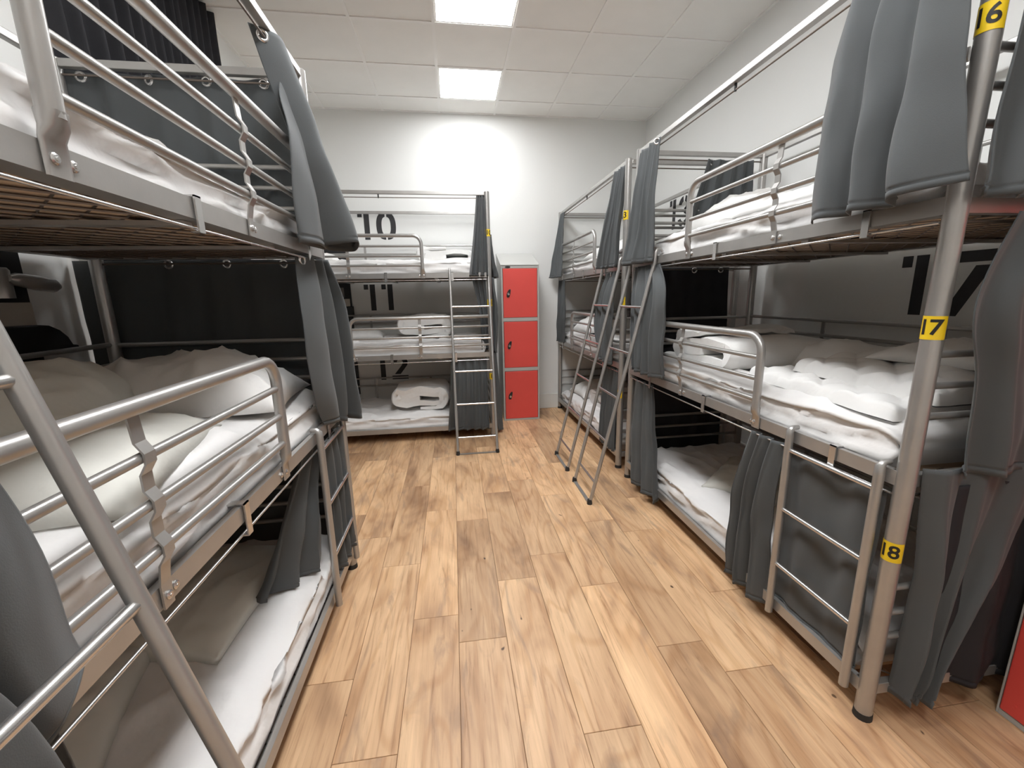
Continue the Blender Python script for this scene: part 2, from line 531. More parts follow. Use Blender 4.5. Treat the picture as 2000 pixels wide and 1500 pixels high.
def hem_rows(v, nv):
    """uneven rows so that the stitched hem near the lower edge gets its own groove"""
    j = round(v * nv)
    if j <= nv - 4: return 0.93 * j / (nv - 4)
    return (0.941, 0.950, 0.959, 1.0)[j - (nv - 4) - 1]

def curtain(label, rows, normal, folds=4, seed=1, eye=(), mat_key='curtain', name='curtain', cat='curtain', group='charcoal bunk curtains', sharp=0.35, hem=True, nv=30):
    R = [(r[0], Vector(r[1]), Vector(r[2]), r[3]) for r in rows]
    nrm = Vector(normal).normalized()
    rr = random.Random(seed)
    ph = rr.uniform(0, 6.28); w1 = rr.uniform(0.5, 1.0); w2 = rr.uniform(0, 6.28)
    fa = [rr.uniform(0.6, 1.25) for _ in range(int(folds) + 3)]
    def fold(u, v):
        k = u + 0.035 * w1 * math.sin(6.28 * 1.1 * u + w2 + 0.9 * v)
        p = 2 * PI * folds * k + ph
        i = max(0, min(len(fa) - 2, int(folds * u))); f_ = folds * u - int(folds * u)
        a = fa[i] * (1 - f_) + fa[i + 1] * f_
        s_ = math.sin(p)
        return a * (s_ + sharp * math.sin(2 * p + 0.6)) , math.cos(p)
    def fn(u, v):
        A, B, am = catmull(R, v)
        t = (B - A)
        L = max(t.length, 1e-4)
        P = A + t * u
        f_, c_ = fold(u, v)
        vv = 0.35 * nz(u * 3 + seed * 7.1, v * 2.5, seed) * am + 0.012 * nz(u * 6 + seed, v * 5, 3.3) * min(1, v * 2)
        P = P + nrm * (am * f_ + vv) + t.normalized() * (0.35 * am * c_ * (0 if u in (0, 1) else 1))
        if hem and 0.945 < v < 0.955:
            P = P - nrm * 0.005
        return P
    base = (R[0][1] + R[0][2]) / 2
    lowz = min(min(r[1].z, r[2].z) for r in R)
    e = empty(name, (base.x, base.y, lowz), label, cat, group)
    mb = MB()
    mb.grid(lambda u, v: fn(u, hem_rows(v, nv)), max(16, int(folds * 16)), nv)
    # extra rows for the hem are already in the grid
    o = mb.build('cloth', mat_key, e, smooth=180, solid=0.0035)
    for u in eye:
        p = fn(u, 0.045)
        du = (fn(min(u + .01, 1), .045) - fn(max(u - .01, 0), .045)).normalized()
        dv = Vector((0, 0, -1))
        n_ = du.cross(dv)
        if n_.dot(nrm) < 0: n_ = -n_
        inst('eyelet', EYELET, e, p + n_ * 0.001, face_quat(n_))
    return e

def curtain_path(label, rows, seed=1, eye=(), mat_key='curtain', nv=32, nu=90, rough=0.010, top_nrm=(1, 0, 0)):
    """rows: [(v, [(x, y, z), ...]), ...] plan control points per height, same count in every row"""
    R = [(v, [Vector(p) for p in pts]) for v, pts in rows]
    K = len(R[0][1])
    def cr(p0, p1, p2, p3, t):
        return 0.5 * ((2 * p1) + (p2 - p0) * t + (2 * p0 - 5 * p1 + 4 * p2 - p3) * t * t + (3 * p1 - p0 - 3 * p2 + p3) * t * t * t)
    def ctrl(v):
        n = len(R)
        for i in range(n - 1):
            if v <= R[i + 1][0] or i == n - 2:
                t = (v - R[i][0]) / (R[i + 1][0] - R[i][0])
                a, b_, c, d = R[max(i - 1, 0)][1], R[i][1], R[i + 1][1], R[min(i + 2, n - 1)][1]
                return [cr(a[k], b_[k], c[k], d[k], t) for k in range(K)]
    def fn(u, v):
        C = ctrl(v)
        x = u * (K - 1); i = min(K - 2, int(x)); t = x - i
        P = cr(C[max(i - 1, 0)], C[i], C[i + 1], C[min(i + 2, K - 1)], t)
        w_ = min(1, v * 3) * rough
        P = P + Vector((nz(u * 7 + seed, v * 4, seed), nz(u * 7 + seed, v * 4, seed + 8), 0)) * w_
        if 0.945 < v < 0.955:
            P = P - Vector(top_nrm) * 0.005
        return P
    b0 = fn(.5, 0); b1 = fn(.5, 1)
    e = empty('curtain', (b0.x, b0.y, b1.z), label, 'curtain', 'charcoal bunk curtains')
    MB().grid(lambda u, v: fn(u, hem_rows(v, nv)), nu, nv).build('cloth', mat_key, e, smooth=180, solid=0.0035)
    for u in eye:
        p = fn(u, 0.05)
        n_ = (fn(min(u + .01, 1), .05) - fn(max(u - .01, 0), .05)).normalized().cross(Vector((0, 0, -1)))
        if n_.dot(Vector((0, 0, 1.41)) - p) < 0: n_ = -n_
        inst('eyelet', EYELET, e, p + n_ * 0.002, face_quat(n_))
    return e

# ------------------------------------------------------------------ bedding
class Bed:
    def __init__(s, O, S, D):
        s.O = Vector((O[0], O[1], 0)); s.S = Vector((S[0], S[1], 0)); s.D = Vector((D[0], D[1], 0))
    def __call__(s, a, d, z):
        return s.O + s.S * a + s.D * d + Vector((0, 0, z))

LEN, WID = 1.95, 0.92
ZB = (1.600, 0.835, 0.095)             # underside of the side rails: top, middle, bottom bunk

def mattress(bed, lvl, label, seed, sag=0.0):
    z0 = ZB[lvl] + 0.012
    th = 0.145
    s0, s1, d0, d1 = 0.045, LEN - 0.045, 0.004, WID - 0.004
    mb = MB()
    nU, nV = 120, 100
    cx, cy = (d0 + d1) / 2, z0 + th / 2
    hw, hh = (d1 - d0) / 2, th / 2
    def fn(u, v):
        # v: along s, u: around the section
        t = v
        capk = 1.0
        e = 0.035
        if t < e: capk = math.sqrt(max(0, 1 - ((e - t) / e) ** 2))
        if t > 1 - e: capk = math.sqrt(max(0, 1 - ((t - 1 + e) / e) ** 2))
        capk = 0.0 if t in (0.0, 1.0) else max(capk, 0.25)
        an = 2 * PI * u + PI / 4
        c, s_ = math.cos(an), math.sin(an)
        # rounded rectangle through superellipse with long sides sampled densely
        n_ = 0.16
        # parametrise by perimeter
        per = 2 * (2 * hw) + 2 * (2 * hh)
        q = u * per
        if q < 2 * hw: px, py, nx_, ny_ = -hw + q, hh, 0, 1
        elif q < 2 * hw + 2 * hh: px, py, nx_, ny_ = hw, hh - (q - 2 * hw), 1, 0
        elif q < 4 * hw + 2 * hh: px, py, nx_, ny_ = hw - (q - 2 * hw - 2 * hh), -hh, 0, -1
        else: px, py, nx_, ny_ = -hw, -hh + (q - 4 * hw - 2 * hh), -1, 0
        r = 0.045
        qx, qy = max(abs(px) - (hw - r), 0), max(abs(py) - (hh - r), 0)
        if qx > 0 and qy > 0:
            l = math.hypot(qx, qy)
            px = math.copysign(hw - r + qx / l * r, px); py = math.copysign(hh - r + qy / l * r, py)
        S_ = s0 + (s1 - s0) * t
        dd = 0.0
        if py > -hh * 0.8:
            side = min(1, max(0, (abs(px) - hw + 0.10) / 0.10))
            f1 = 1 - abs(nz(S_ * 1.9 + py * 10 + seed, px * 2.0 + py * 22, seed * 1.7)) * 2.4
            f2 = 1 - abs(nz(S_ * 3.6 - py * 16 + seed * 3, px * 5 + py * 8, 4.4 + seed)) * 2.2
            low = min(1, max(0, (py + hh * 0.75) / (hh * 0.7)))
            dd = side * low * (0.026 * max(0, f1) ** 2 + 0.016 * max(0, f2) ** 3 - 0.024)
            top = 1 - side
            g = 1 - abs(nz(S_ * 2.3 + px * 1.6 + seed * 2, px * 3.4 - S_ * 1.2, seed)) * 2.6
            g2 = 1 - abs(nz(S_ * 1.1 - px * 4.2 + seed * 5, px * 2.2 + S_ * 2.0, seed + 9)) * 2.6
            g3 = 1 - abs(nz(S_ * 5.0 + px * 3.0 + seed, px * 7.0 - S_ * 2.5, seed + 3)) * 2.8
            dd += top * (0.018 * max(0, g) ** 3 + 0.015 * max(0, g2) ** 3 + 0.007 * max(0, g3) ** 3 + 0.010 * nz(S_ * 2 + seed, px * 3, 1))
        px += nx_ * dd; py += ny_ * dd
        k = 0.10 * (1 - capk)
        px *= (1 - 0.04 * (1 - capk)); py = py * capk
        S_ += 0
        return bed(S_, cx + px, cy + py)
    mb.grid(fn, nU, nV, closeu=True)
    # closing end caps
    n = nU
    mb.f.append(tuple(range(n))); mb.mi.append(0)
    mb.f.append(tuple(nV * n + i for i in range(n))[::-1]); mb.mi.append(0)
    c = bed((s0 + s1) / 2, cx, z0)
    e = empty('mattress', c, label, 'mattress', 'mattresses in fitted white sheets')
    mb.build('fitted_sheet', 'sheet', e, smooth=180)
    q = [bed(s0 + .03, d0 + .02, z0 - 0.004), bed(s1 - .03, d0 + .02, z0 - 0.004), bed(s1 - .03, d1 - .02, z0 - 0.004), bed(s0 + .03, d1 - .02, z0 - 0.004)]
    MB().prism(q, (0, 0, 0.02)).build('underside', 'under', e)
    return e

def basis(rz, pitch=0.0, roll=0.0):
    return Matrix.Rotation(rz, 3, 'Z') @ Matrix.Rotation(pitch, 3, 'Y') @ Matrix.Rotation(roll, 3, 'X')

def pillow(label, pos, w_, l_, h, rz=0.0, pitch=0.0, roll=0.0, seed=1, mat_key='duvet', fold=0.0, name='pillow', droop=0.0):
    """soft pillow; w_ along local x, l_ along local y; pos = centre of its underside"""
    B = basis(rz, pitch, roll); P0 = Vector(pos)
    mb = MB()
    def prof(x, y):
        a = max(0, 1 - abs(x) ** 2.6) ** 0.55; b_ = max(0, 1 - abs(y) ** 2.6) ** 0.55
        return a * b_
    def pt(x, y, up):
        pinch = 1 - 0.10 * (abs(x) ** 2) * (1 - abs(y)) * 0 - 0.05 * (1 - abs(y) ** 2) * abs(x) - 0.05 * (1 - abs(x) ** 2) * abs(y)
        X = x * w_ / 2 * (1 - 0.07 * (1 - y * y) * abs(x)); Y = y * l_ / 2 * (1 - 0.07 * (1 - x * x) * abs(y))
        q = prof(x, y)
        wr = 1 - abs(nz(X * 5 + seed, Y * 4 - seed, seed)) * 2.4
        wr2 = 1 - abs(nz(X * 9 - Y * 5 + seed, Y * 7 + X * 3, seed + 5)) * 2.4
        if up:
            z = h * 0.12 + h * 0.88 * q + q * h * 0.14 * nz(X * 4 + seed, Y * 4, 2) + (0.09 * h * max(0, wr) ** 3 + 0.06 * h * max(0, wr2) ** 3) * min(1, q * 2)
        else:
            z = h * 0.12 * (1 - q) 
        z += fold * (x * x) * 0
        z -= droop * (max(0, x) ** 2)
        return P0 + B @ Vector((X, Y, z))
    n = 34
    up = [[pt(-1 + 2 * i / n, -1 + 2 * j / n, True) for i in range(n + 1)] for j in range(n + 1)]
    mb.grid(lambda u, v: up[round(v * n)][round(u * n)], n, n)
    mb.grid(lambda u, v: pt(1 - 2 * u, -1 + 2 * v, False), n, n)
    o = mb.build(name, mat_key, None, smooth=180)
    # weld rim
    bm = bmesh.new(); bm.from_mesh(o.data)
    bmesh.ops.remove_doubles(bm, verts=bm.verts, dist=0.0005)
    bmesh.ops.recalc_face_normals(bm, faces=bm.faces)
    bm.to_mesh(o.data); bm.free()
    # origin to the base
    o.data.transform(Matrix.Translation(-P0)); o.location = P0
    tag(o, label, name.replace('_', ' ').split()[-1] if name == 'pillow' else 'duvet', 'pillows on the bunks' if name == 'pillow' else 'duvets on the bunks')
    return o

def rolled_duvet(label, pos, axis, width, length, h, seed=1, turns=2.0, tail=0.0):
    """duvet folded into an oval roll with its spiral end showing; axis = direction of the roll axis (length), spiral in the plane width x z"""
    ax = Vector(axis).normalized(); sd = Vector((0, 0, 1)).cross(ax).normalized()
    P0 = Vector(pos)
    th = h / (2 * turns + 1.0)
    # centre line of the ribbon: an oval spiral
    pts = []
    n = int(turns * 40)
    for i in range(n + 1):
        t = i / n * turns * 2 * PI
        r = th * (0.25 + t / (2 * PI))
        flat = max(0.0, width / 2 - h / 2)
        x = r * math.cos(t - PI / 2) + math.copysign(1, math.cos(t - PI / 2)) * flat * min(1, abs(math.cos(t - PI / 2)) * 2.2)
        z = r * math.sin(t - PI / 2)
        pts.append(Vector((x, z)))
    zmin = min(p.y for p in pts) - th / 2
    if tail:
        last = pts[-1]
        for i in range(1, 9):
            pts.append(Vector((last.x - (1 if tail > 0 else -1) * i * abs(tail) / 8, max(zmin + th / 2, last.y))))
    hw = th * 0.52
    m = len(pts)
    outer, inner = [], []
    for i in range(m):
        t = (pts[min(i + 1, m - 1)] - pts[max(i - 1, 0)]).normalized()
        nn = Vector((-t.y, t.x))
        k = hw
        if i < 2: k = hw * (0.8 + 0.1 * i)
        if i > m - 4: k = hw * (0.4 + 0.2 * (m - 1 - i))
        outer.append(pts[i] + nn * k); inner.append(pts[i] - nn * k)
    loop = outer + inner[::-1]
    ns = 18
    mb = MB()
    K = len(loop)
    def fn(u, v):
        p = loop[min(K - 1, round(u * K)) % K]
        yy = (v - 0.5) * length
        e = min(v, 1 - v)
        bulge = 1.0 if e > 0.06 else 0.95 + 0.05 * math.sqrt(1 - ((0.06 - e) / 0.06) ** 2)
        jx = 0.05 * h * nz(p.x * 6 + seed, yy * 5, seed) ; jz = 0.10 * h * nz(p.x * 7, yy * 6 + seed, seed + 2)
        wr = 1 - abs(nz(p.x * 9 + seed, yy * 7, seed + 4)) * 2.4
        z = (p.y * bulge - zmin) + (jz + 0.05 * h * max(0, wr) ** 3) * min(1, (p.y - zmin) / (0.4 * h))
        endj = 0.035 * nz(p.x * 10, p.y * 14, seed) if e < 0.1 else 0
        return P0 + sd * (p.x * bulge + jx) + ax * (yy + endj) + Vector((0, 0, max(0.002, z)))
    mb.grid(fn, K, ns, closeu=True)
    for v0, flip in ((0, False), (ns, True)):
        for i in range(m - 1):
            a, b_, c, d = v0 * K + i, v0 * K + i + 1, v0 * K + (K - 2 - i), v0 * K + (K - 1 - i)
            f_ = (a, b_, c, d)
            mb.f.append(f_ if not flip else f_[::-1]); mb.mi.append(0)
    o = mb.build('folded_duvet', 'duvet', None, smooth=60)
    o.data.transform(Matrix.Translation(-P0)); o.location = P0
    bm = bmesh.new(); bm.from_mesh(o.data)
    bmesh.ops.recalc_face_normals(bm, faces=bm.faces)
    bm.to_mesh(o.data); bm.free()
    return tag(o, label, 'duvet', 'duvets on the bunks')

def slab(mb, corners, z0, z1fn, quilt=0.0, seed=0, nu=72, nv=72, edge=0.035, qscale=6.5):
    """padded cloth slab over a quad of xy corners (a,b,c,d); z1fn(u,v) -> top height above z0"""
    A, B, C, D = [Vector((c[0], c[1], 0)) for c in corners]
    def xy(u, v): return A * (1 - u) * (1 - v) + B * u * (1 - v) + C * u * v + D * (1 - u) * v
    def top(u, v):
        p = xy(u, v)
        e = min(u, 1 - u, v, 1 - v)
        k = min(1, e / edge); rim = math.sqrt(max(0, 1 - (1 - k) ** 2))
        q = 0
        if quilt:
            a = math.sin((p.x + p.y) * qscale * PI) ; b_ = math.sin((p.x - p.y) * qscale * PI)
            q = quilt * math.sqrt(abs(a * b_)) - quilt
        wr = 1 - abs(nz(p.x * 6 + seed, p.y * 6, seed)) * 2.4
        h = z1fn(u, v)
        z = z0 + max(0.004, (h + q + 0.012 * nz(p.x * 5 + seed, p.y * 5, seed) + 0.008 * max(0, wr) ** 3)) * (0.12 + 0.88 * rim)
        out = 0.012 * nz(p.x * 8 + seed, p.y * 8, 7)
        return Vector((p.x + out * (1 - rim), p.y + out * (1 - rim), z))
    mb.grid(top, nu, nv)
    def bot(u, v):
        p = xy(1 - u, v)
        t = top(1 - u, v)
        return Vector((t.x, t.y, z0 + 0.001 if min(u, 1 - u, v, 1 - v) > 0 else t.z - 0.004))
    mb.grid(bot, nu, nv)

# ------------------------------------------------------------------ beds
def digits_mesh(text, size):
    c = bpy.data.curves.new('digits', 'FONT')
    c.body = text; c.size = size; c.align_x = 'CENTER'; c.align_y = 'CENTER'; c.space_character = 0.9
    c.offset = 0.0012; c.resolution_u = 4
    o = bpy.data.objects.new('digits', c)
    COL.objects.link(o)
    dg = bpy.context.evaluated_depsgraph_get()
    me = bpy.data.meshes.new_from_object(o.evaluated_get(dg))
    bpy.data.objects.remove(o, do_unlink=True)
    bm = bmesh.new(); bm.from_mesh(me)
    x = -size
    while x < size:
        bmesh.ops.bisect_plane(bm, geom=bm.verts[:] + bm.edges[:] + bm.faces[:], plane_co=(x, 0, 0), plane_no=(1, 0, 0))
        x += 0.004
    vs = [v.co.copy() for v in bm.verts]
    bm.verts.index_update()
    fs = [tuple(v.index for v in f.verts) for f in bm.faces]
    bm.free(); bpy.data.meshes.remove(me)
    return vs, fs

def sticker(post, P, z, facing, text, r=0.0254):
    """vinyl label wrapped round a post; facing = outward direction at its middle; reads left to right from outside"""
    f_ = Vector(facing).normalized(); up = Vector((0, 0, 1)); right = up.cross(f_).normalized()
    W_, Hh = 0.078, 0.064
    def wrap(x, y, rr):
        an = x / r
        return Vector((P.x, P.y, z + y)) + (f_ * math.cos(an) + right * math.sin(an)) * rr
    mb = MB()
    mb.grid(lambda u, v: wrap((u - .5) * W_, (v - .5) * Hh, r + 0.0004), 20, 2)
    vs, fs = digits_mesh(text, 0.058)
    mb.add([wrap(v.x, v.y, r + 0.0010) for v in vs], fs, 1)
    o = mb.build('number_sticker', ['sticker', 'stickerink'], post, smooth=180)
    o['label'] = 'yellow sticker printed %s' % text

def bed_frame(key, bed, label, stickers=None, sticker_post=0, sticker_face=(0, -1, 0), guard=(.62, 1.28, 1.32, .68)):
    base = bed(LEN / 2, WID / 2, 0)
    e = empty('triple_bunk_bed', base, label, 'bunk bed', 'grey metal triple bunk beds')
    ZT = 2.372
    posts = {}
    for i, (s_, d_) in enumerate(((0, 0), (LEN, 0), (LEN, WID), (0, WID))):
        p = bed(s_, d_, 0)
        m_ = MB()
        m_.tube([p + Vector((0, 0, 0.022)), p + Vector((0, 0, ZT - .004)), p + Vector((0, 0, ZT))], [0.025, 0.025, 0.021], 18)
        po = m_.build('post', 'metal', e, smooth=40)
        MB().tube([p + Vector((0, 0, 0.0)), p + Vector((0, 0, 0.024))], [0.0275, 0.0262], 16).build('foot_cap', 'rubber', po, smooth=40)
        posts[i] = po
    if stickers:
        pp = bed(0 if sticker_post == 0 else LEN, 0, 0)
        for z, t in stickers:
            sticker(posts[sticker_post], pp, z, sticker_face, t)
    # canopy rails (top frame) and curtain rods
    zt0, zt1 = 2.336, 2.366
    rb = 0.014
    def bar_s(d_, z0, z1, a=0.022, b_=LEN - 0.022, hw=rb):
        return MB().prism([bed(a, d_ - hw, z0), bed(b_, d_ - hw, z0), bed(b_, d_ + hw, z0), bed(a, d_ + hw, z0)], (0, 0, z1 - z0))
    def bar_d(s_, z0, z1, hw=rb):
        return MB().prism([bed(s_ - hw, 0.022, z0), bed(s_ + hw, 0.022, z0), bed(s_ + hw, WID - 0.022, z0), bed(s_ - hw, WID - 0.022, z0)], (0, 0, z1 - z0))
    for d_ in (0, WID):
        bar_s(d_, zt0, zt1).build('canopy_rail', 'metal', e, bevel=0.003)
    for s_ in (0, LEN):
        bar_d(s_, zt0, zt1).build('canopy_rail', 'metal', e, bevel=0.003)
    for z in (2.312, 1.582, 0.806):
        dd = 0.004 if z > 2 else -0.018
        ro = MB().tube([bed(0.02, dd, z), bed(LEN * .3, dd, z - .002), bed(LEN * .5, dd, z - .003), bed(LEN * .7, dd, z - .002), bed(LEN - 0.02, dd, z)], 0.0038, 8).build('curtain_rod', 'mesh' if z > 2 else 'steel', e, smooth=60)
        if z > 2:
            MB().tube([bed(LEN * .5, dd, z - .008), bed(LEN * .5, dd, zt0 + .002)], 0.006, 8).build('rod_bracket', 'rubber', ro, smooth=60)
        else:
            zr = ZB[0] if z > 1 else ZB[1]
            for s_ in (0.35, 0.96, 1.73):
                q = [bed(s_ - .012, -.030, z - .008), bed(s_ + .012, -.030, z - .008), bed(s_ + .012, -.030, zr + .052), bed(s_ - .012, -.030, zr + .052)]
                b_ = MB().prism(q, bed.D * 0.004)
                q = [bed(s_ - .012, -.030, zr + .048), bed(s_ + .012, -.030, zr + .048), bed(s_ + .012, -.030, zr + .052), bed(s_ - .012, -.030, zr + .052)]
                b_.prism(q, bed.D * 0.05)
                q = [bed(s_ - .012, -.030, z - .012), bed(s_ + .012, -.030, z - .012), bed(s_ + .012, -.030, z - .008), bed(s_ - .012, -.030, z - .008)]
                b_.prism(q, bed.D * 0.02)
                b_.build('rod_clip', 'steel', ro)
        dd2 = 0.028
        for s_, sg in ((0, 1), (LEN, -1)):
            if z > 2 or True:
                MB().tube([bed(s_, .02, z), bed(s_, WID - .02, z)], 0.0045, 8).build('curtain_rod', 'mesh', e, smooth=60)
    for lv, zb in enumerate(ZB):
        # side rails: an angle section, front and back
        for d_, sg in ((0, 1), (WID, -1)):
            mm = MB()
            a, c = d_ - sg * 0.022, d_ - sg * 0.018
            mm.prism([bed(.004, a, zb), bed(LEN - .004, a, zb), bed(LEN - .004, c, zb), bed(.004, c, zb)], (0, 0, .046))
            a, c = d_ - sg * 0.018, d_ + sg * 0.03
            mm.prism([bed(.026, a, zb), bed(LEN - .026, a, zb), bed(LEN - .026, c, zb), bed(.026, c, zb)], (0, 0, .004))
            a, c = d_ - sg * 0.018, d_ - sg * 0.004
            mm.prism([bed(.027, a, zb + .042), bed(LEN - .027, a, zb + .042), bed(LEN - .027, c, zb + .042), bed(.027, c, zb + .042)], (0, 0, .004))
            mm.build('side_rail', 'metal', e)
        for s_ in (0, LEN):
            bar_d(s_, zb, zb + 0.04, 0.012).build('end_rail', 'metal', e, bevel=0.002)
            for dz in ((0.395, 0.305, 0.215) if lv else (0.385, 0.300, 0.215)):
                MB().tube([bed(s_, .02, zb + dz), bed(s_, WID - .02, zb + dz)], 0.0105, 10, caps=False).build('end_bar', 'metal', e, smooth=60)
        # welded wire mesh base (woven diamonds) with cross straps
        mm = MB()
        stp = 0.095 if lv == 0 else 0.12
        x0, x1, y0, y1 = 0.03, LEN - 0.03, 0.02, WID - 0.02
        hgt = y1 - y0
        k = x0 - hgt * 1.0
        while k < x1:
            for sg in (1, -1):
                # line s = k + t, d = t (or mirrored)
                t0 = max(0, x0 - k); t1 = min(hgt, x1 - k)
                if t1 - t0 > 0.02:
                    f_ = (lambda t: y0 + t) if sg > 0 else (lambda t: y1 - t)
                    zz = zb + 0.004 + (0.003 if sg > 0 else 0)
                    mm.tube([bed(k + t0, f_(t0), zz), bed(k + t1, f_(t1), zz)], 0.0030, 4, caps=False)
            k += stp
        mo = mm.build('wire_mesh_base', 'mesh', e)
        mo['kind'] = 'stuff'
        for s_ in (0.5, 0.98, 1.46):
            MB().prism([bed(s_ - .016, .01, zb - .012), bed(s_ + .016, .01, zb - .012), bed(s_ + .016, WID - .01, zb - .012), bed(s_ - .016, WID - .01, zb - .012)], (0, 0, .011)).build('cross_strap', 'metal', e)
        # back guard
        for dz in (0.40, 0.31):
            MB().tube([bed(.02, WID, zb + dz), bed(LEN - .02, WID, zb + dz)], 0.0105, 10, caps=False).build('back_bar', 'metal', e, smooth=60)
        for s_ in (0.66, 1.30):
            MB().prism([bed(s_ - .012, WID - .003, zb + .04), bed(s_ + .012, WID - .003, zb + .04), bed(s_ + .012, WID + .003, zb + .04), bed(s_ - .012, WID + .003, zb + .04)], (0, 0, .36)).build('back_strut', 'metal', e)
        # front guard rail
        if lv < 2:
            if lv == 0: sp, sb, st, GZ = LEN, guard[0], guard[1], (.378, .285, .197, .114)
            else: sp, sb, st, GZ = 0.0, guard[2], guard[3], (.398, .304, .213, .122)
            sg = 1 if sp > sb else -1          # from the bend towards the post
            dg = -0.032
            zt = zb + GZ[0]; rr = 0.075
            path = [bed(sp - sg * .024, dg * .4, zt), bed(sp - sg * .06, dg, zt)]
            path += [bed(sb + sg * (rr + .1), dg, zt)]
            for i in range(9):
                an = PI / 2 * i / 8
                path.append(bed(sb + sg * (rr - rr * math.sin(an)), dg, zt - rr + rr * math.cos(an)))
            path += [bed(sb, dg, zb + 0.09), bed(sb, dg, zb + 0.078)]
            g = MB().tube(path, 0.0165, 14)
            # flattened foot bolted on the rail
            fw = 0.023
            def foot(s_):
                rows = [(zb + .088, .0168, .0168), (zb + .066, .0195, .0125), (zb + .050, .0230, .0045), (zb - .003, .0235, .003)]
                v_ = []
                for z, wx, wd in rows:
                    dc = dg if wd > .012 else -0.0262
                    for k_ in range(12):
                        an = 2 * PI * k_ / 12
                        v_.append(bed(s_ + wx * math.copysign(abs(math.cos(an)) ** .6, math.cos(an)), dc + wd * math.copysign(abs(math.sin(an)) ** .6, math.sin(an)), z))
                f_ = []
                for j in range(3):
                    for k_ in range(12):
                        k2 = (k_ + 1) % 12
                        f_.append((j * 12 + k_, j * 12 + k2, (j + 1) * 12 + k2, (j + 1) * 12 + k_))
                f_.append(tuple(36 + k_ for k_ in range(12)))
                g.add(v_, f_)
            foot(sb)
            go = g.build('guard_rail', 'metal', e, smooth=50)
            for dz in GZ[1:]:
                MB().tube([bed(sb, dg, zb + dz), bed(sp - sg * .06, dg, zb + dz), bed(sp - sg * .022, dg * .4, zb + dz)], 0.0102, 10, caps=False).build('bar', 'metal', go, smooth=60)
            # flat strut weaving round the bars
            zs, ds = [zt], [dg + .004]
            for gz in GZ[1:]:
                zs += [zb + gz + .030, zb + gz + .010, zb + gz - .010, zb + gz - .030]
                ds += [dg - .001, dg - .0130, dg - .0130, dg - .001]
            zs += [zb + .050, zb - .001]
            ds += [-.0265, -.0265]
            v_ = []
            for z, d_ in zip(zs, ds):
                for q in (-.014, .014):
                    for w_ in (-.002, .002):
                        v_.append(bed(st + q, d_ + w_, z))
            f_ = []
            for j in range(len(zs) - 1):
                a = j * 4; c = a + 4
                f_ += [(a, a + 2, c + 2, c), (a + 1, c + 1, c + 3, a + 3), (a, c, c + 1, a + 1), (a + 2, a + 3, c + 3, c + 2)]
            MB().add(v_, f_).build('strut', 'metal', go)
            fq = face_quat(-bed.D)
            for s_ in (sb - .008, sb + sg * .032, st - .022 + .022, st + .030):
                inst('bolt', BOLT, go, bed(s_, -.0285 if abs(s_ - sb) < .02 or abs(s_ - st) < .01 else -.0222, zb + .022), fq)
    return e

def lean_ladder(bed, label, far=0.372, near=0.008, foot_d=-0.435, hook_z=1.655):
    base = bed((near + far) / 2, foot_d, 0)
    e = empty('leaning_ladder', base, label, 'ladder', 'leaning bunk ladders')
    def pd(z): 
        t = z / 1.60
        return foot_d + (-0.046 - foot_d) * min(1, t)
    for s_ in (near, far):
        path = [bed(s_, pd(0.02), 0.02), bed(s_, pd(0.8), 0.8), bed(s_, pd(1.5), 1.5), bed(s_, pd(1.6), 1.6), bed(s_, -0.042, 1.665), bed(s_, -0.030, 1.685), bed(s_, -0.005, 1.685), bed(s_, 0.004, 1.668)]
        r = MB().tube(path, [.0125, .0125, .0125, .0125, .011, .009, .008, .007], 12).build('rail', 'metal', e, smooth=60)
        p = bed(s_, pd(0), 0)
        MB().tube([p, p + Vector((0, 0, .016)), p + Vector((0, 0, .034))], [.019, .018, .015], 12).build('foot_cap', 'rubber', r, smooth=40)
    for z in (0.15, 0.445, 0.74, 1.035, 1.33):
        MB().tube([bed(near, pd(z), z), bed(far, pd(z), z)], 0.0085, 10, caps=False).build('rung', 'steel', e, smooth=60)
    q = [bed(near + .012, foot_d - .012, .003), bed(far - .012, foot_d - .012, .003), bed(far - .012, foot_d + .012, .003), bed(near + .012, foot_d + .012, .003)]
    MB().prism(q, (0, 0, .006)).build('foot_plate', 'metal', e)
    return e

def short_ladder(bed, label):
    a, c = 1.555, 1.905
    base = bed((a + c) / 2, -0.04, 0.10)
    e = empty('hook_on_ladder', base, label, 'ladder', 'short ladders on the lowest bunks')
    for s_ in (a, c):
        path = [bed(s_, -.040, .085), bed(s_, -.040, .86), bed(s_, -.040, .884), bed(s_, -.030, .896), bed(s_, -.008, .897)]
        MB().tube(path, [.0145, .0145, .0135, .010, .009], 12).build('rail', 'metal', e, smooth=60)
    for z in (.808, .56, .318):
        MB().tube([bed(a, -.040, z), bed(c, -.040, z)], 0.0088, 10, caps=False).build('rung', 'steel', e, smooth=60)
    return e

B_left = Bed((-0.60, 0.16), (0, 1), (-1, 0))
B_back = Bed((0.36, 4.14), (-1, 0), (0, 1))
B_near = Bed((1.31, 2.935), (0, -1), (1, 0))
B_far = Bed((1.31, 3.13), (0, 1), (1, 0))

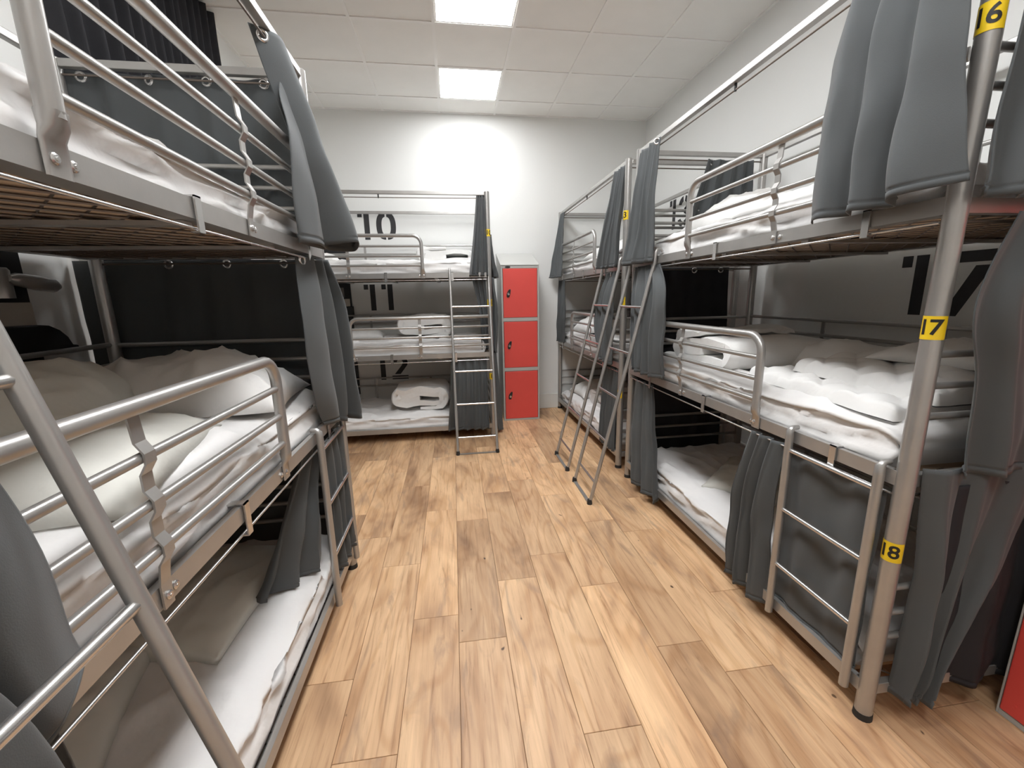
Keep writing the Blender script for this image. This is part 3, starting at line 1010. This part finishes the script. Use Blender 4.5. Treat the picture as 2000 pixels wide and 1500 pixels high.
bed_frame('left', B_left, 'grey metal triple bunk bed filling the left side of the photo', guard=(.605, 1.227, 1.237, .638))
bed_frame('back', B_back, 'grey metal triple bunk bed against the back wall beside the red locker',
          [(2.005, '10'), (1.36, '11'), (0.635, '12')], 0, (0.35, -1, 0))
bed_frame('near', B_near, 'grey metal triple bunk bed with stickers 16, 17 and 18 on its post',
          [(2.04, '16'), (1.306, '17'), (0.626, '18')], 1, (-1, -0.28, 0), guard=(.717, 1.342, 1.349, .729))
bed_frame('far', B_far, 'grey metal triple bunk bed in the far right corner of the room',
          [(1.985, '13'), (1.362, '14'), (0.63, '15')], 0, (-1, -0.05, 0))

lean_ladder(B_left, 'silver ladder leaning on the left bunk bed, nearest the viewer')
lean_ladder(B_back, 'silver ladder leaning on the back bunk bed, left of red locker', foot_d=-0.48)
lean_ladder(B_near, 'silver ladder leaning on the near right bunk bed, the nearer of the pair')
lean_ladder(B_far, 'silver ladder leaning on the far right bunk bed, the farther of the pair')
short_ladder(B_left, 'short silver ladder on the lowest bunk of the left bed')
short_ladder(B_near, 'short silver ladder on the lowest bunk beside the 18 sticker')

LV = ('top', 'middle', 'bottom')
for k, (b_, nm) in enumerate(((B_left, 'left'), (B_back, 'back'), (B_near, 'near right'), (B_far, 'far right'))):
    for lv in range(3):
        mattress(b_, lv, 'mattress in a creased white sheet on the %s bunk of the %s bed' % (LV[lv], nm), 3.7 * k + 1.3 * lv + 1)

def ztop(lv): return ZB[lv] + 0.012 + 0.145 + 0.004

# pillows and duvets -------------------------------------------------
# left bed, middle bunk
pillow('white pillow lying at the far end of the left bed middle bunk', B_left(1.60, 0.44, ztop(1)), 0.78, 0.50, 0.21, 0.12, 0, 0, 11, 'duvet')
pillow('off-white pillow propped on a second one, left bed middle bunk', B_left(1.08, 0.60, ztop(1) + 0.06), 0.52, 0.60, 0.20, 0.5, 0.0, 0.12, 12, 'oldpillow')
pillow('off-white flat pillow beside the guard rail, left bed middle bunk', B_left(0.92, 0.34, ztop(1)), 0.50, 0.66, 0.12, 0.25, 0, 0, 13, 'oldpillow')
# left bed, bottom bunk
pillow('grey-shadowed flat pillow at the far end of left bottom bunk', B_left(1.45, 0.42, ztop(2)), 0.50, 0.66, 0.10, -0.1, 0, 0, 14, 'oldpillow')
pillow('rounded white pillow in the middle of the left bottom bunk', B_left(0.92, 0.58, ztop(2)), 0.44, 0.52, 0.11, 0.3, 0, 0, 15, 'oldpillow')
# left bed, top bunk
pillow('white pillow at the far end of the left bed top bunk', B_left(1.60, 0.45, ztop(0)), 0.60, 0.42, 0.09, 0.1, 0, 0, 16, 'duvet')
# back bed
rolled_duvet('white folded duvet on the top bunk under number 10', B_back(0.40, 0.58, ztop(0)), (0, 1, 0), 0.60, 0.52, 0.17, 21, 1.5)
pillow('small white pillow at the left end of the back bed top bunk', B_back(1.62, 0.45, ztop(0)), 0.34, 0.60, 0.10, 0.1, 0, 0, 22, 'duvet')
rolled_duvet('white rolled duvet on the middle bunk under number 11', B_back(0.66, 0.50, ztop(1)), (0, 1, 0), 0.58, 0.50, 0.24, 23, 2.0)
pillow('white pillow left of rolled duvet on the back bed middle bunk', B_back(1.35, 0.62, ztop(1)), 0.50, 0.40, 0.10, 0.05, 0, 0, 24, 'duvet')
rolled_duvet('white rolled duvet on the bottom bunk under number 12', B_back(0.74, 0.42, ztop(2)), (0, 1, 0), 0.62, 0.50, 0.25, 25, 2.0)
# far right bed
pillow('white duvet heap on the top bunk of the far right bed', B_far(1.0, 0.45, ztop(0)), 0.62, 0.90, 0.17, 0.1, 0, 0, 31, 'duvet', name='crumpled_duvet')
pillow('white pillow on the middle bunk of the far right bed', B_far(1.45, 0.40, ztop(1)), 0.66, 0.46, 0.20, 0.1, 0, 0, 32, 'duvet')
pillow('white pillow on the bottom bunk of the far right bed', B_far(1.55, 0.42, ztop(2)), 0.70, 0.46, 0.17, 0.1, 0, 0, 33, 'duvet')
rolled_duvet('white folded duvet on the bottom bunk of the far right bed', B_far(1.0, 0.45, ztop(2)), (1, 0, 0), 0.46, 0.60, 0.16, 34, 1.5)
# near right bed
pillow('white pillow heap on the top bunk of the near right bed', B_near(0.55, 0.50, ztop(0)), 0.66, 0.62, 0.20, 0.1, 0, 0, 41, 'duvet')
pillow('white duvet spread flat on the top bunk beside the hanging curtain', B_near(1.25, 0.48, ztop(0)), 0.72, 0.85, 0.12, 0.05, 0, 0, 42, 'duvet', name='crumpled_duvet')
rolled_duvet('white folded duvet behind the guard rail of the bunk numbered 17', B_near(0.68, 0.42, ztop(1)), (1, 0, 0), 0.62, 0.62, 0.21, 43, 1.5)
pillow('white pillow against the wall behind folded duvet, bunk numbered 17', B_near(1.12, 0.68, ztop(1)), 0.40, 0.62, 0.15, 0.05, 0, 0, 44, 'duvet')
mq = MB()
q = [B_near(1.08, 0.12, 0), B_near(1.84, 0.06, 0), B_near(1.86, 0.84, 0), B_near(1.16, 0.78, 0)]
slab(mq, q, ztop(1) - 0.004, lambda u, v: 0.060 + 0.02 * v, 0.020, 3)
q = [B_near(1.20, 0.26, 0), B_near(1.86, 0.18, 0), B_near(1.88, 0.85, 0), B_near(1.26, 0.80, 0)]
slab(mq, q, ztop(1) + 0.045, lambda u, v: 0.065 + 0.05 * v + 0.05 * math.sin(PI * u) * v, 0.022, 8)
o = mq.build('quilted_duvet', 'duvet', None, smooth=180)
p0 = B_near(1.5, 0.45, ztop(1))
o.data.transform(Matrix.Translation(-p0)); o.location = p0
tag(o, 'white quilted duvet folded behind the post numbered 17', 'duvet', 'duvets on the bunks')
pillow('white pillow on top of the quilted duvet behind the 17 sticker', B_near(1.60, 0.60, ztop(1) + 0.13), 0.40, 0.42, 0.09, 0.2, 0, 0, 45, 'duvet')
pillow('white flat pillow on the bottom bunk of the near right bed', B_near(0.75, 0.50, ztop(2)), 0.62, 0.46, 0.10, 0.7, 0, 0, 46, 'oldpillow')

# ------------------------------------------------------------------ curtains, hung
mX = (-1, 0, 0); pX = (1, 0, 0); mY = (0, -1, 0); pY = (0, 1, 0)
# left bed
curtain_path('charcoal curtain bunched at the far end of the left top bunk',
    [(0, [(-.640, 1.735, 2.335), (-.575, 1.80, 2.338), (-.57, 1.86, 2.338), (-.60, 1.90, 2.338), (-.585, 1.94, 2.338), (-.60, 1.98, 2.338), (-.60, 2.06, 2.335)]),
     (.25, [(-.605, 1.78, 2.16), (-.525, 1.85, 2.16), (-.53, 1.93, 2.16), (-.575, 1.95, 2.16), (-.565, 1.86, 2.16), (-.575, 1.78, 2.16), (-.56, 2.02, 2.16)]),
     (.5, [(-.560, 1.83, 1.98), (-.475, 1.90, 1.98), (-.50, 2.01, 1.98), (-.545, 1.98, 1.98), (-.530, 1.80, 1.98), (-.535, 1.69, 1.98), (-.545, 2.0, 1.98)]),
     (.75, [(-.540, 1.89, 1.80), (-.425, 1.93, 1.80), (-.46, 2.06, 1.80), (-.535, 2.02, 1.80), (-.515, 1.80, 1.80), (-.535, 1.68, 1.80), (-.545, 2.02, 1.80)]),
     (1, [(-.520, 1.92, 1.635), (-.385, 1.93, 1.65), (-.44, 2.09, 1.63), (-.53, 2.03, 1.63), (-.50, 1.80, 1.625), (-.55, 1.70, 1.62), (-.545, 2.03, 1.63)])],
    3, eye=(.07,))
curtain_path('charcoal curtain gathered at the far end of the left middle bunk',
    [(0, [(-.60, 1.80, 1.592), (-.57, 1.92, 1.592), (-.60, 1.98, 1.592), (-.565, 2.03, 1.592), (-.60, 2.08, 1.592), (-.56, 2.10, 1.592), (-.60, 2.15, 1.592)]),
     (.3, [(-.575, 1.72, 1.37), (-.535, 1.86, 1.37), (-.585, 1.95, 1.37), (-.525, 2.01, 1.37), (-.57, 2.07, 1.37), (-.49, 2.06, 1.37), (-.55, 2.17, 1.37)]),
     (.7, [(-.575, 1.74, 1.07), (-.530, 1.88, 1.07), (-.59, 1.97, 1.07), (-.52, 2.02, 1.07), (-.57, 2.08, 1.07), (-.48, 2.06, 1.07), (-.53, 2.19, 1.07)]),
     (1, [(-.575, 1.84, .88), (-.535, 1.93, .87), (-.60, 2.00, .86), (-.525, 2.03, .84), (-.57, 2.10, .84), (-.47, 2.06, .84), (-.51, 2.20, .85)])],
    7, eye=(.06,))
curtain('charcoal curtain tied back inside the left bottom bunk',
        [(0, (-.63, 1.72, .81), (-.61, 1.90, .81), .012), (.45, (-.68, 1.58, .55), (-.63, 1.78, .52), .03), (1, (-.76, 1.52, .28), (-.63, 1.74, .26), .045)],
        pX, 2, 9)
curtain('charcoal curtain behind the short ladder of the left bed',
        [(0, (-.575, 1.80, .81), (-.575, 2.08, .81), .010), (.5, (-.58, 1.82, .5), (-.58, 2.08, .5), .018), (1, (-.585, 1.83, .16), (-.58, 2.08, .16), .025)],
        pX, 3, 10)
curtain_path('charcoal curtain hanging beside the leaning ladder in the lower left corner',
    [(0, [(-.60, .20, 1.585), (-.56, .26, 1.585), (-.60, .30, 1.585), (-.56, .36, 1.585), (-.60, .42, 1.585)]),
     (.45, [(-.53, .20, 1.24), (-.49, .33, 1.24), (-.545, .39, 1.24), (-.50, .43, 1.24), (-.53, .52, 1.24)]),
     (.8, [(-.52, .20, .94), (-.470, .43, .95), (-.56, .45, .96), (-.50, .48, .96), (-.54, .575, .965)]),
     (1, [(-.52, .20, .50), (-.460, .465, .62), (-.57, .475, .80), (-.505, .50, .90), (-.545, .60, .925)])],
    12, rough=.006)
curtain('charcoal curtain on the near end of the left bottom bunk',
        [(0, (-.63, .20, .81), (-.63, .60, .81), .015), (.5, (-.63, .2, .5), (-.63, .6, .5), .03), (1, (-.63, .2, .12), (-.63, .58, .12), .04)],
        pX, 4, 13)
curtain('charcoal end curtain with eyelets across the left top bunk',
        [(0, (-1.57, 2.135, 2.335), (-.63, 2.135, 2.335), .008), (.5, (-1.57, 2.15, 2.0), (-.63, 2.15, 2.0), .014), (1, (-1.57, 2.15, 1.66), (-.63, 2.15, 1.66), .018)],
        mY, 5, 15, eye=(.13, .39, .63, .87))
curtain('dark end curtain across the left middle bunk behind the pillows',
        [(0, (-1.635, 2.145, 1.60), (-.63, 2.145, 1.60), .006), (.5, (-1.635, 2.15, 1.25), (-.63, 2.15, 1.25), .010), (1, (-1.635, 2.15, .86), (-.63, 2.15, .86), .014)],
        mY, 5, 16, eye=(.08, .38, .62, .86))
curtain('dark end curtain across the far end of the left bottom bunk',
        [(0, (-1.55, 2.145, .82), (-.63, 2.145, .82), .006), (1, (-1.55, 2.15, .10), (-.63, 2.15, .10), .014)],
        mY, 5, 17)
# back bed
curtain('charcoal curtain bunched at the right end of the top bunk numbered 10',
        [(0, (.265, 4.135, 2.335), (.345, 4.135, 2.335), .010), (.5, (.225, 4.11, 1.98), (.345, 4.11, 1.98), .022), (1, (.17, 4.08, 1.61), (.35, 4.08, 1.61), .032)],
        mY, 3.5, 20)
curtain('charcoal curtain at the right end of the middle bunk numbered 11',
        [(0, (.20, 4.17, 1.58), (.33, 4.17, 1.58), .012), (.5, (.26, 4.18, 1.25), (.34, 4.18, 1.25), .02), (1, (.27, 4.18, .9), (.34, 4.18, .9), .02)],
        mY, 2.5, 21, mat_key='curtain')
curtain('charcoal curtain behind the ladder on the bottom bunk numbered 12',
        [(0, (-.04, 4.135, .81), (.31, 4.135, .81), .014), (.5, (-.06, 4.095, .5), (.31, 4.095, .5), .018), (1, (-.10, 4.085, .10), (.315, 4.085, .095), .020)],
        mY, 5, 22)
curtain('charcoal end curtain of the back bed, upper drop beside the locker',
        [(0, (.405, 4.18, 1.60), (.405, 4.55, 1.60), .012), (.5, (.425, 4.18, 1.25), (.425, 4.55, 1.25), .02), (1, (.415, 4.18, .86), (.415, 4.55, .86), .02)],
        pX, 4, 23)
curtain('charcoal end curtain of the back bed, lower drop beside the locker',
        [(0, (.405, 4.18, .86), (.405, 4.55, .86), .012), (.5, (.425, 4.18, .5), (.43, 4.55, .5), .02), (1, (.45, 4.2, .03), (.45, 4.56, .03), .02)],
        pX, 4, 24)
curtain('charcoal end curtain of the back bed, topmost drop beside the wall',
        [(0, (.395, 4.19, 2.0), (.395, 4.32, 2.0), .006), (.5, (.41, 4.18, 1.8), (.41, 4.40, 1.8), .014), (1, (.44, 4.18, 1.6), (.44, 4.5, 1.6), .02)],
        pX, 3, 25)
# far right bed
curtain('charcoal curtain bunched at the far end of the far right top bunk',
        [(0, (1.295, 5.02, 2.335), (1.29, 4.86, 2.335), .014), (.5, (1.235, 5.04, 1.98), (1.26, 4.82, 1.98), .028), (1, (1.165, 5.04, 1.62), (1.235, 4.76, 1.62), .034)],
        mX, 3, 30)
curtain('charcoal curtain at the far end of the far right middle bunk',
        [(0, (1.285, 5.02, 1.59), (1.285, 4.80, 1.59), .012), (.5, (1.275, 5.02, 1.22), (1.275, 4.75, 1.22), .02), (1, (1.27, 5.04, .87), (1.27, 4.78, .87), .02)],
        mX, 3, 31)
curtain('charcoal curtain bunched at the near end of the far right top bunk',
        [(0, (1.295, 3.32, 2.335), (1.295, 3.15, 2.335), .014), (.5, (1.255, 3.36, 1.98), (1.265, 3.16, 1.98), .026), (1, (1.21, 3.42, 1.62), (1.245, 3.16, 1.62), .034)],
        mX, 3, 32)
curtain('charcoal curtain behind the far ladder on the far right middle bunk',
        [(0, (1.285, 3.44, 1.59), (1.285, 3.17, 1.59), .012), (.3, (1.245, 3.52, 1.40), (1.245, 3.16, 1.40), .018), (.6, (1.225, 3.56, 1.18), (1.23, 3.16, 1.18), .024), (1, (1.235, 3.46, .87), (1.24, 3.16, .86), .024)],
        mX, 3, 33, eye=(.5,))
curtain('charcoal curtain at the near end of the far right bottom bunk',
        [(0, (1.30, 3.46, .82), (1.30, 3.17, .82), .014), (.5, (1.29, 3.50, .5), (1.295, 3.17, .5), .02), (1, (1.275, 3.50, .12), (1.285, 3.17, .12), .022)],
        mX, 5, 34)
# near right bed
curtain('charcoal curtain bunched at the far end of the near right top bunk',
        [(0, (1.295, 2.90, 2.335), (1.285, 2.60, 2.335), .018), (.5, (1.25, 2.90, 1.98), (1.255, 2.58, 1.98), .032), (1, (1.205, 2.93, 1.61), (1.23, 2.53, 1.61), .042)],
        mX, 3, 40, eye=(.92,))
curtain('charcoal curtain behind the near ladder on the near right middle bunk',
        [(0, (1.285, 2.88, 1.595), (1.28, 2.54, 1.595), .014), (.3, (1.25, 2.84, 1.42), (1.24, 2.38, 1.42), .020), (.65, (1.23, 2.78, 1.15), (1.22, 2.36, 1.15), .03), (1, (1.225, 2.72, .90), (1.22, 2.36, .90), .032)],
        mX, 3.5, 41)
curtain('charcoal curtain at the far end of the near right bottom bunk',
        [(0, (1.30, 2.86, .81), (1.30, 2.56, .81), .012), (.5, (1.28, 2.86, .45), (1.28, 2.46, .45), .024), (1, (1.265, 2.82, .05), (1.265, 2.36, .07), .03)],
        mX, 2.5, 42)
curtain_path('large charcoal curtain in folds hanging in front of the 16 sticker bunk',
    [(0, [(1.315, 1.37, 2.335), (1.26, 1.31, 2.335), (1.315, 1.25, 2.335), (1.265, 1.20, 2.335), (1.32, 1.15, 2.335), (1.25, 1.09, 2.335), (1.31, 1.03, 2.335)]),
     (.3, [(1.27, 1.39, 2.12), (1.215, 1.30, 2.12), (1.255, 1.23, 2.12), (1.21, 1.19, 2.12), (1.26, 1.11, 2.12), (1.185, 1.05, 2.12), (1.235, .985, 2.12)]),
     (.7, [(1.245, 1.37, 1.84), (1.18, 1.28, 1.84), (1.235, 1.22, 1.84), (1.17, 1.16, 1.84), (1.235, 1.09, 1.84), (1.14, 1.02, 1.84), (1.205, .925, 1.84)]),
     (1, [(1.235, 1.355, 1.635), (1.16, 1.26, 1.635), (1.225, 1.21, 1.635), (1.15, 1.14, 1.635), (1.225, 1.08, 1.635), (1.12, 1.00, 1.64), (1.20, .885, 1.655)])],
    43, eye=(.08,), top_nrm=(-1, 0, 0))
curtain('charcoal end curtain right of the 16 sticker at the photo edge',
        [(0, (1.34, .945, 2.335), (1.85, .945, 2.335), .014), (.5, (1.32, .93, 1.98), (1.85, .93, 1.98), .025), (1, (1.28, .91, 1.63), (1.85, .91, 1.63), .03)],
        mY, 5, 44)
curtain('charcoal end curtain right of the 17 sticker post',
        [(0, (1.44, .945, 1.60), (2.15, .945, 1.60), .014), (.25, (1.32, .925, 1.38), (2.15, .93, 1.38), .024), (.6, (1.38, .925, 1.15), (2.15, .92, 1.15), .03), (1, (1.42, .925, .88), (2.1, .91, .88), .03)],
        mY, 5, 45)
curtain('dark charcoal end curtain right of the 18 sticker, reaching the floor',
        [(0, (1.33, .945, .90), (1.80, .945, .90), .012), (.5, (1.38, .94, .5), (1.66, .94, .5), .02), (1, (1.375, .935, .10), (1.49, .935, .08), .024)],
        mY, 3, 46)
curtain('charcoal curtain gathered left of the short ladder, near right bottom bunk',
        [(0, (1.285, 1.60, .815), (1.285, 1.42, .815), .014), (.4, (1.27, 1.66, .5), (1.27, 1.44, .5), .028), (1, (1.27, 1.66, .07), (1.275, 1.42, .07), .032)],
        mX, 2.5, 47, eye=(.6,))
curtain('charcoal curtain stretched behind the short ladder, near right bottom bunk',
        [(0, (1.300, 1.42, .80), (1.300, 1.02, .80), .005), (.5, (1.304, 1.42, .5), (1.304, 1.03, .5), .007), (1, (1.303, 1.40, .13), (1.303, 1.03, .13), .005)],
        mX, 2, 48)
curtain('dark end curtain between the 18 sticker and red locker',
        [(0, (1.42, .958, .84), (2.20, .958, .84), .008), (1, (1.46, .955, .10), (2.20, .955, .10), .014)],
        mY, 4, 52, mat_key='blackout')  # cloth darker than the charcoal curtain in front of it
curtain('dark curtain bunched at the far end inside the near right top bunk',
        [(0, (1.78, 2.905, 2.31), (2.12, 2.905, 2.31), .014), (.5, (1.70, 2.90, 2.05), (2.12, 2.90, 2.05), .024), (1, (1.62, 2.90, 1.80), (2.12, 2.90, 1.80), .03)],
        mY, 4, 49, eye=(.15,))
curtain('black end curtain across the far end of the near right middle bunk',
        [(0, (1.36, 2.965, 1.595), (2.05, 2.965, 1.595), .006), (1, (1.36, 2.965, .88), (2.08, 2.965, .88), .012)],
        mY, 4, 50, eye=(.6, .9), mat_key='blackout')
curtain('black end curtain across the far end of the near right bottom bunk',
        [(0, (1.36, 2.965, .81), (2.08, 2.965, .81), .006), (1, (1.36, 2.965, .12), (2.08, 2.965, .12), .012)],
        mY, 4, 51, mat_key='blackout')
# window
curtain('black blackout curtain in deep folds over the left wall window',
        [(0, (-1.57, 2.20, 3.38), (-1.57, 3.66, 3.38), .022), (.5, (-1.57, 2.20, 2.3), (-1.57, 3.66, 2.3), .03), (1, (-1.57, 2.22, 1.0), (-1.57, 3.64, 1.0), .03)],
        pX, 16, 60, mat_key='blackout', name='window_curtain', group='blackout window curtains', nv=12)

# ------------------------------------------------------------------ lockers
def locker(label, x0, y0, wd, dp, facing, h=1.745, hb_=1.905, t=0.018):
    """facing 'y': front looks to -y, x0 left, y0 front ; facing 'x': front looks to -x, x0 front, y0 far edge (doors run towards -y)"""
    if facing == 'y':
        T = lambda a, d, z: Vector((x0 + a, y0 + d, z))
        nrm = Vector((0, -1, 0))
    else:
        T = lambda a, d, z: Vector((x0 + d, y0 - a, z))
        nrm = Vector((-1, 0, 0))
    e = empty('locker', T(wd / 2, dp / 2, 0), label, 'locker', 'red-doored metal lockers')
    mb = MB()
    def bx(a0, a1, d0, d1, z0, z1):
        mb.prism([T(a0, d0, z0), T(a1, d0, z0), T(a1, d1, z0), T(a0, d1, z0)], (0, 0, z1 - z0))
    # sides with sloping top edge
    for a in (0, wd - t):
        mb.prism([T(a, 0, 0), T(a, dp, 0), T(a, dp, hb_ - .002), T(a, 0, h - .002)], T(t, 0, 0) - T(0, 0, 0))
    bx(t, wd - t, dp - t, dp, 0, hb_ - .004)
    bx(t, wd - t, 0, dp - t, 0.0, 0.022)
    bx(t, wd - t, 0, .02, 1.715, h - .002)
    for z in (1.142, .581):
        bx(t, wd - t, 0.0, dp - t, z + .002, z + .043)
    mb.build('body', 'lockgrey', e, bevel=0.002)
    MB().prism([T(-.003, -.004, h), T(wd + .003, -.004, h), T(wd + .003, dp, hb_), T(-.003, dp, hb_)], (0, 0, .008)).build('sloping_top', 'lockgrey', e, bevel=0.002)
    # oval maker's plate
    pl = MB()
    c = T(.075, -.001, h - .016)
    rt = (T(1, 0, 0) - T(0, 0, 0))
    pl.prism([c + rt * (.030 * math.cos(q_ * PI / 8)) + Vector((0, 0, .011 * math.sin(q_ * PI / 8))) for q_ in range(16)], nrm * .003)
    pl.build('badge', 'black', e)
    for z0, z1 in ((1.187, 1.713), (.625, 1.140), (.024, .579)):
        d = MB()
        a0, a1 = t + .003, wd - t - .003
        d.prism([T(a0, -.004, z0), T(a1, -.004, z0), T(a1, .014, z0), T(a0, .014, z0)], (0, 0, z1 - z0))
        do = d.build('door', 'red', e, bevel=0.004)
        # latch recess, hasp and padlock knob
        cz = z0 + (z1 - z0) * .50
        lc = T(.078, -.0045, cz)
        lk = MB()
        prof = [(-.020, -.040), (-.006, -.046), (.010, -.038), (.020, -.010), (.026, .030), (.022, .046), (.006, .040), (-.014, .012), (-.022, -.016)]
        lk.prism([lc + rt * a + Vector((0, 0, b_)) for a, b_ in prof], nrm * .006)
        lk.build('latch_plate', 'black', do, bevel=0.002)
        kn = MB()
        c0 = lc + Vector((0, 0, -.010)) + nrm * .005
        kn.tube([c0, c0 + nrm * .012, c0 + nrm * .016], [.013, .013, .009], 12)
        kn.tube([c0 + nrm * .010 + Vector((0, 0, -.014)), c0 + nrm * .014 + Vector((0, 0, .022))], .005, 8)
        kn.build('lock', 'steel', do, smooth=40)
        # pressed dimples at two corners
        for a, z in ((a1 - .035, z1 - .055), (a0 + .035, z0 + .045)):
            c1 = T(a, -.0035, z)
            di = MB()
            for k_ in range(3):
                cc = c1 + Vector((0, 0, .012 * (k_ - 1))) + rt * (.004 * (k_ - 1))
                di.tube([cc, cc + nrm * .0016], .0042, 8)
            di.build('rivet', 'red', do)
    return e
locker('tall three-door red locker with sloping top against the back wall', .535, 4.645, .42, .455, 'y')
locker('red locker at the right edge of the photo behind the dark curtain', 1.765, 0.930, .40, .45, 'x', t=.006)

# ------------------------------------------------------------------ black head panels with lamp and socket on the walls
def head_panel(label, T, nrm, rt, w0, w1, z0, z1, lv, deep):
    e = empty('head_panel', T((w0 + w1) / 2, 0, z0), label, 'wall panel', 'black wall panels at the bunk heads')
    MB().prism([T(w0, 0, z0), T(w1, 0, z0), T(w1, 0, z1), T(w0, 0, z1)], nrm * .022).build('board', 'black', e, bevel=0.003)
    for zb, wl in lv:
        c = T(wl, .022, zb + .67)
        m_ = MB()
        m_.tube([c + Vector((0, 0, -.06)), c + Vector((0, 0, .04)), c + Vector((0, 0, .05))], [.030, .030, .024], 16)
        lo = m_.build('reading_lamp', 'metal', e, smooth=40)
        h0 = c + nrm * .03 + Vector((0, 0, .012)); h1 = c + nrm * .05 + rt * .17 + Vector((0, 0, -.015))
        m_ = MB(); m_.tube([h0, h0.lerp(h1, .12), h0.lerp(h1, .5), h0.lerp(h1, .88), h1], [.012, .024, .029, .026, .012], 14)
        m_.build('lamp_head', 'metal', lo, smooth=60)
        c = T(wl + .01, .022, zb + .55)
        MB().prism([c + rt * -.075 + Vector((0, 0, -.045)), c + rt * .075 + Vector((0, 0, -.045)), c + rt * .075 + Vector((0, 0, .045)), c + rt * -.075 + Vector((0, 0, .045))], nrm * .012).build('socket_plate', 'plate', e, bevel=0.003)
        # small rounded shelf pocket
        c = T(wl, .022, zb + .40)
        prof = [(-.12, 0), (.19, 0), (.19, .018), (.165, .022), (.15, .055), (.12, .085), (.08, .105), (.03, .11), (-.12, .11)]
        MB().prism([c + rt * a + Vector((0, 0, b_)) for a, b_ in prof], nrm * deep).build('shelf_pocket', 'black', e, bevel=0.006)
head_panel('black panel with reading lamp on the left wall, middle left bunk', lambda a, d, z: Vector((XL + d, a, z)), Vector((1, 0, 0)), Vector((0, 1, 0)), 1.30, 1.905, .30, 1.98,
           ((.83, 1.81),), .06)
head_panel('black panel with reading lamp on the back wall, left of number 11', lambda a, d, z: Vector((a, YB - d, z)), Vector((0, -1, 0)), Vector((-1, 0, 0)), -1.60, -1.145, .30, 1.985,
           ((.83, -1.245),), .02)

for o in bpy.data.objects:
    if '_base' in o:
        del o['_base']
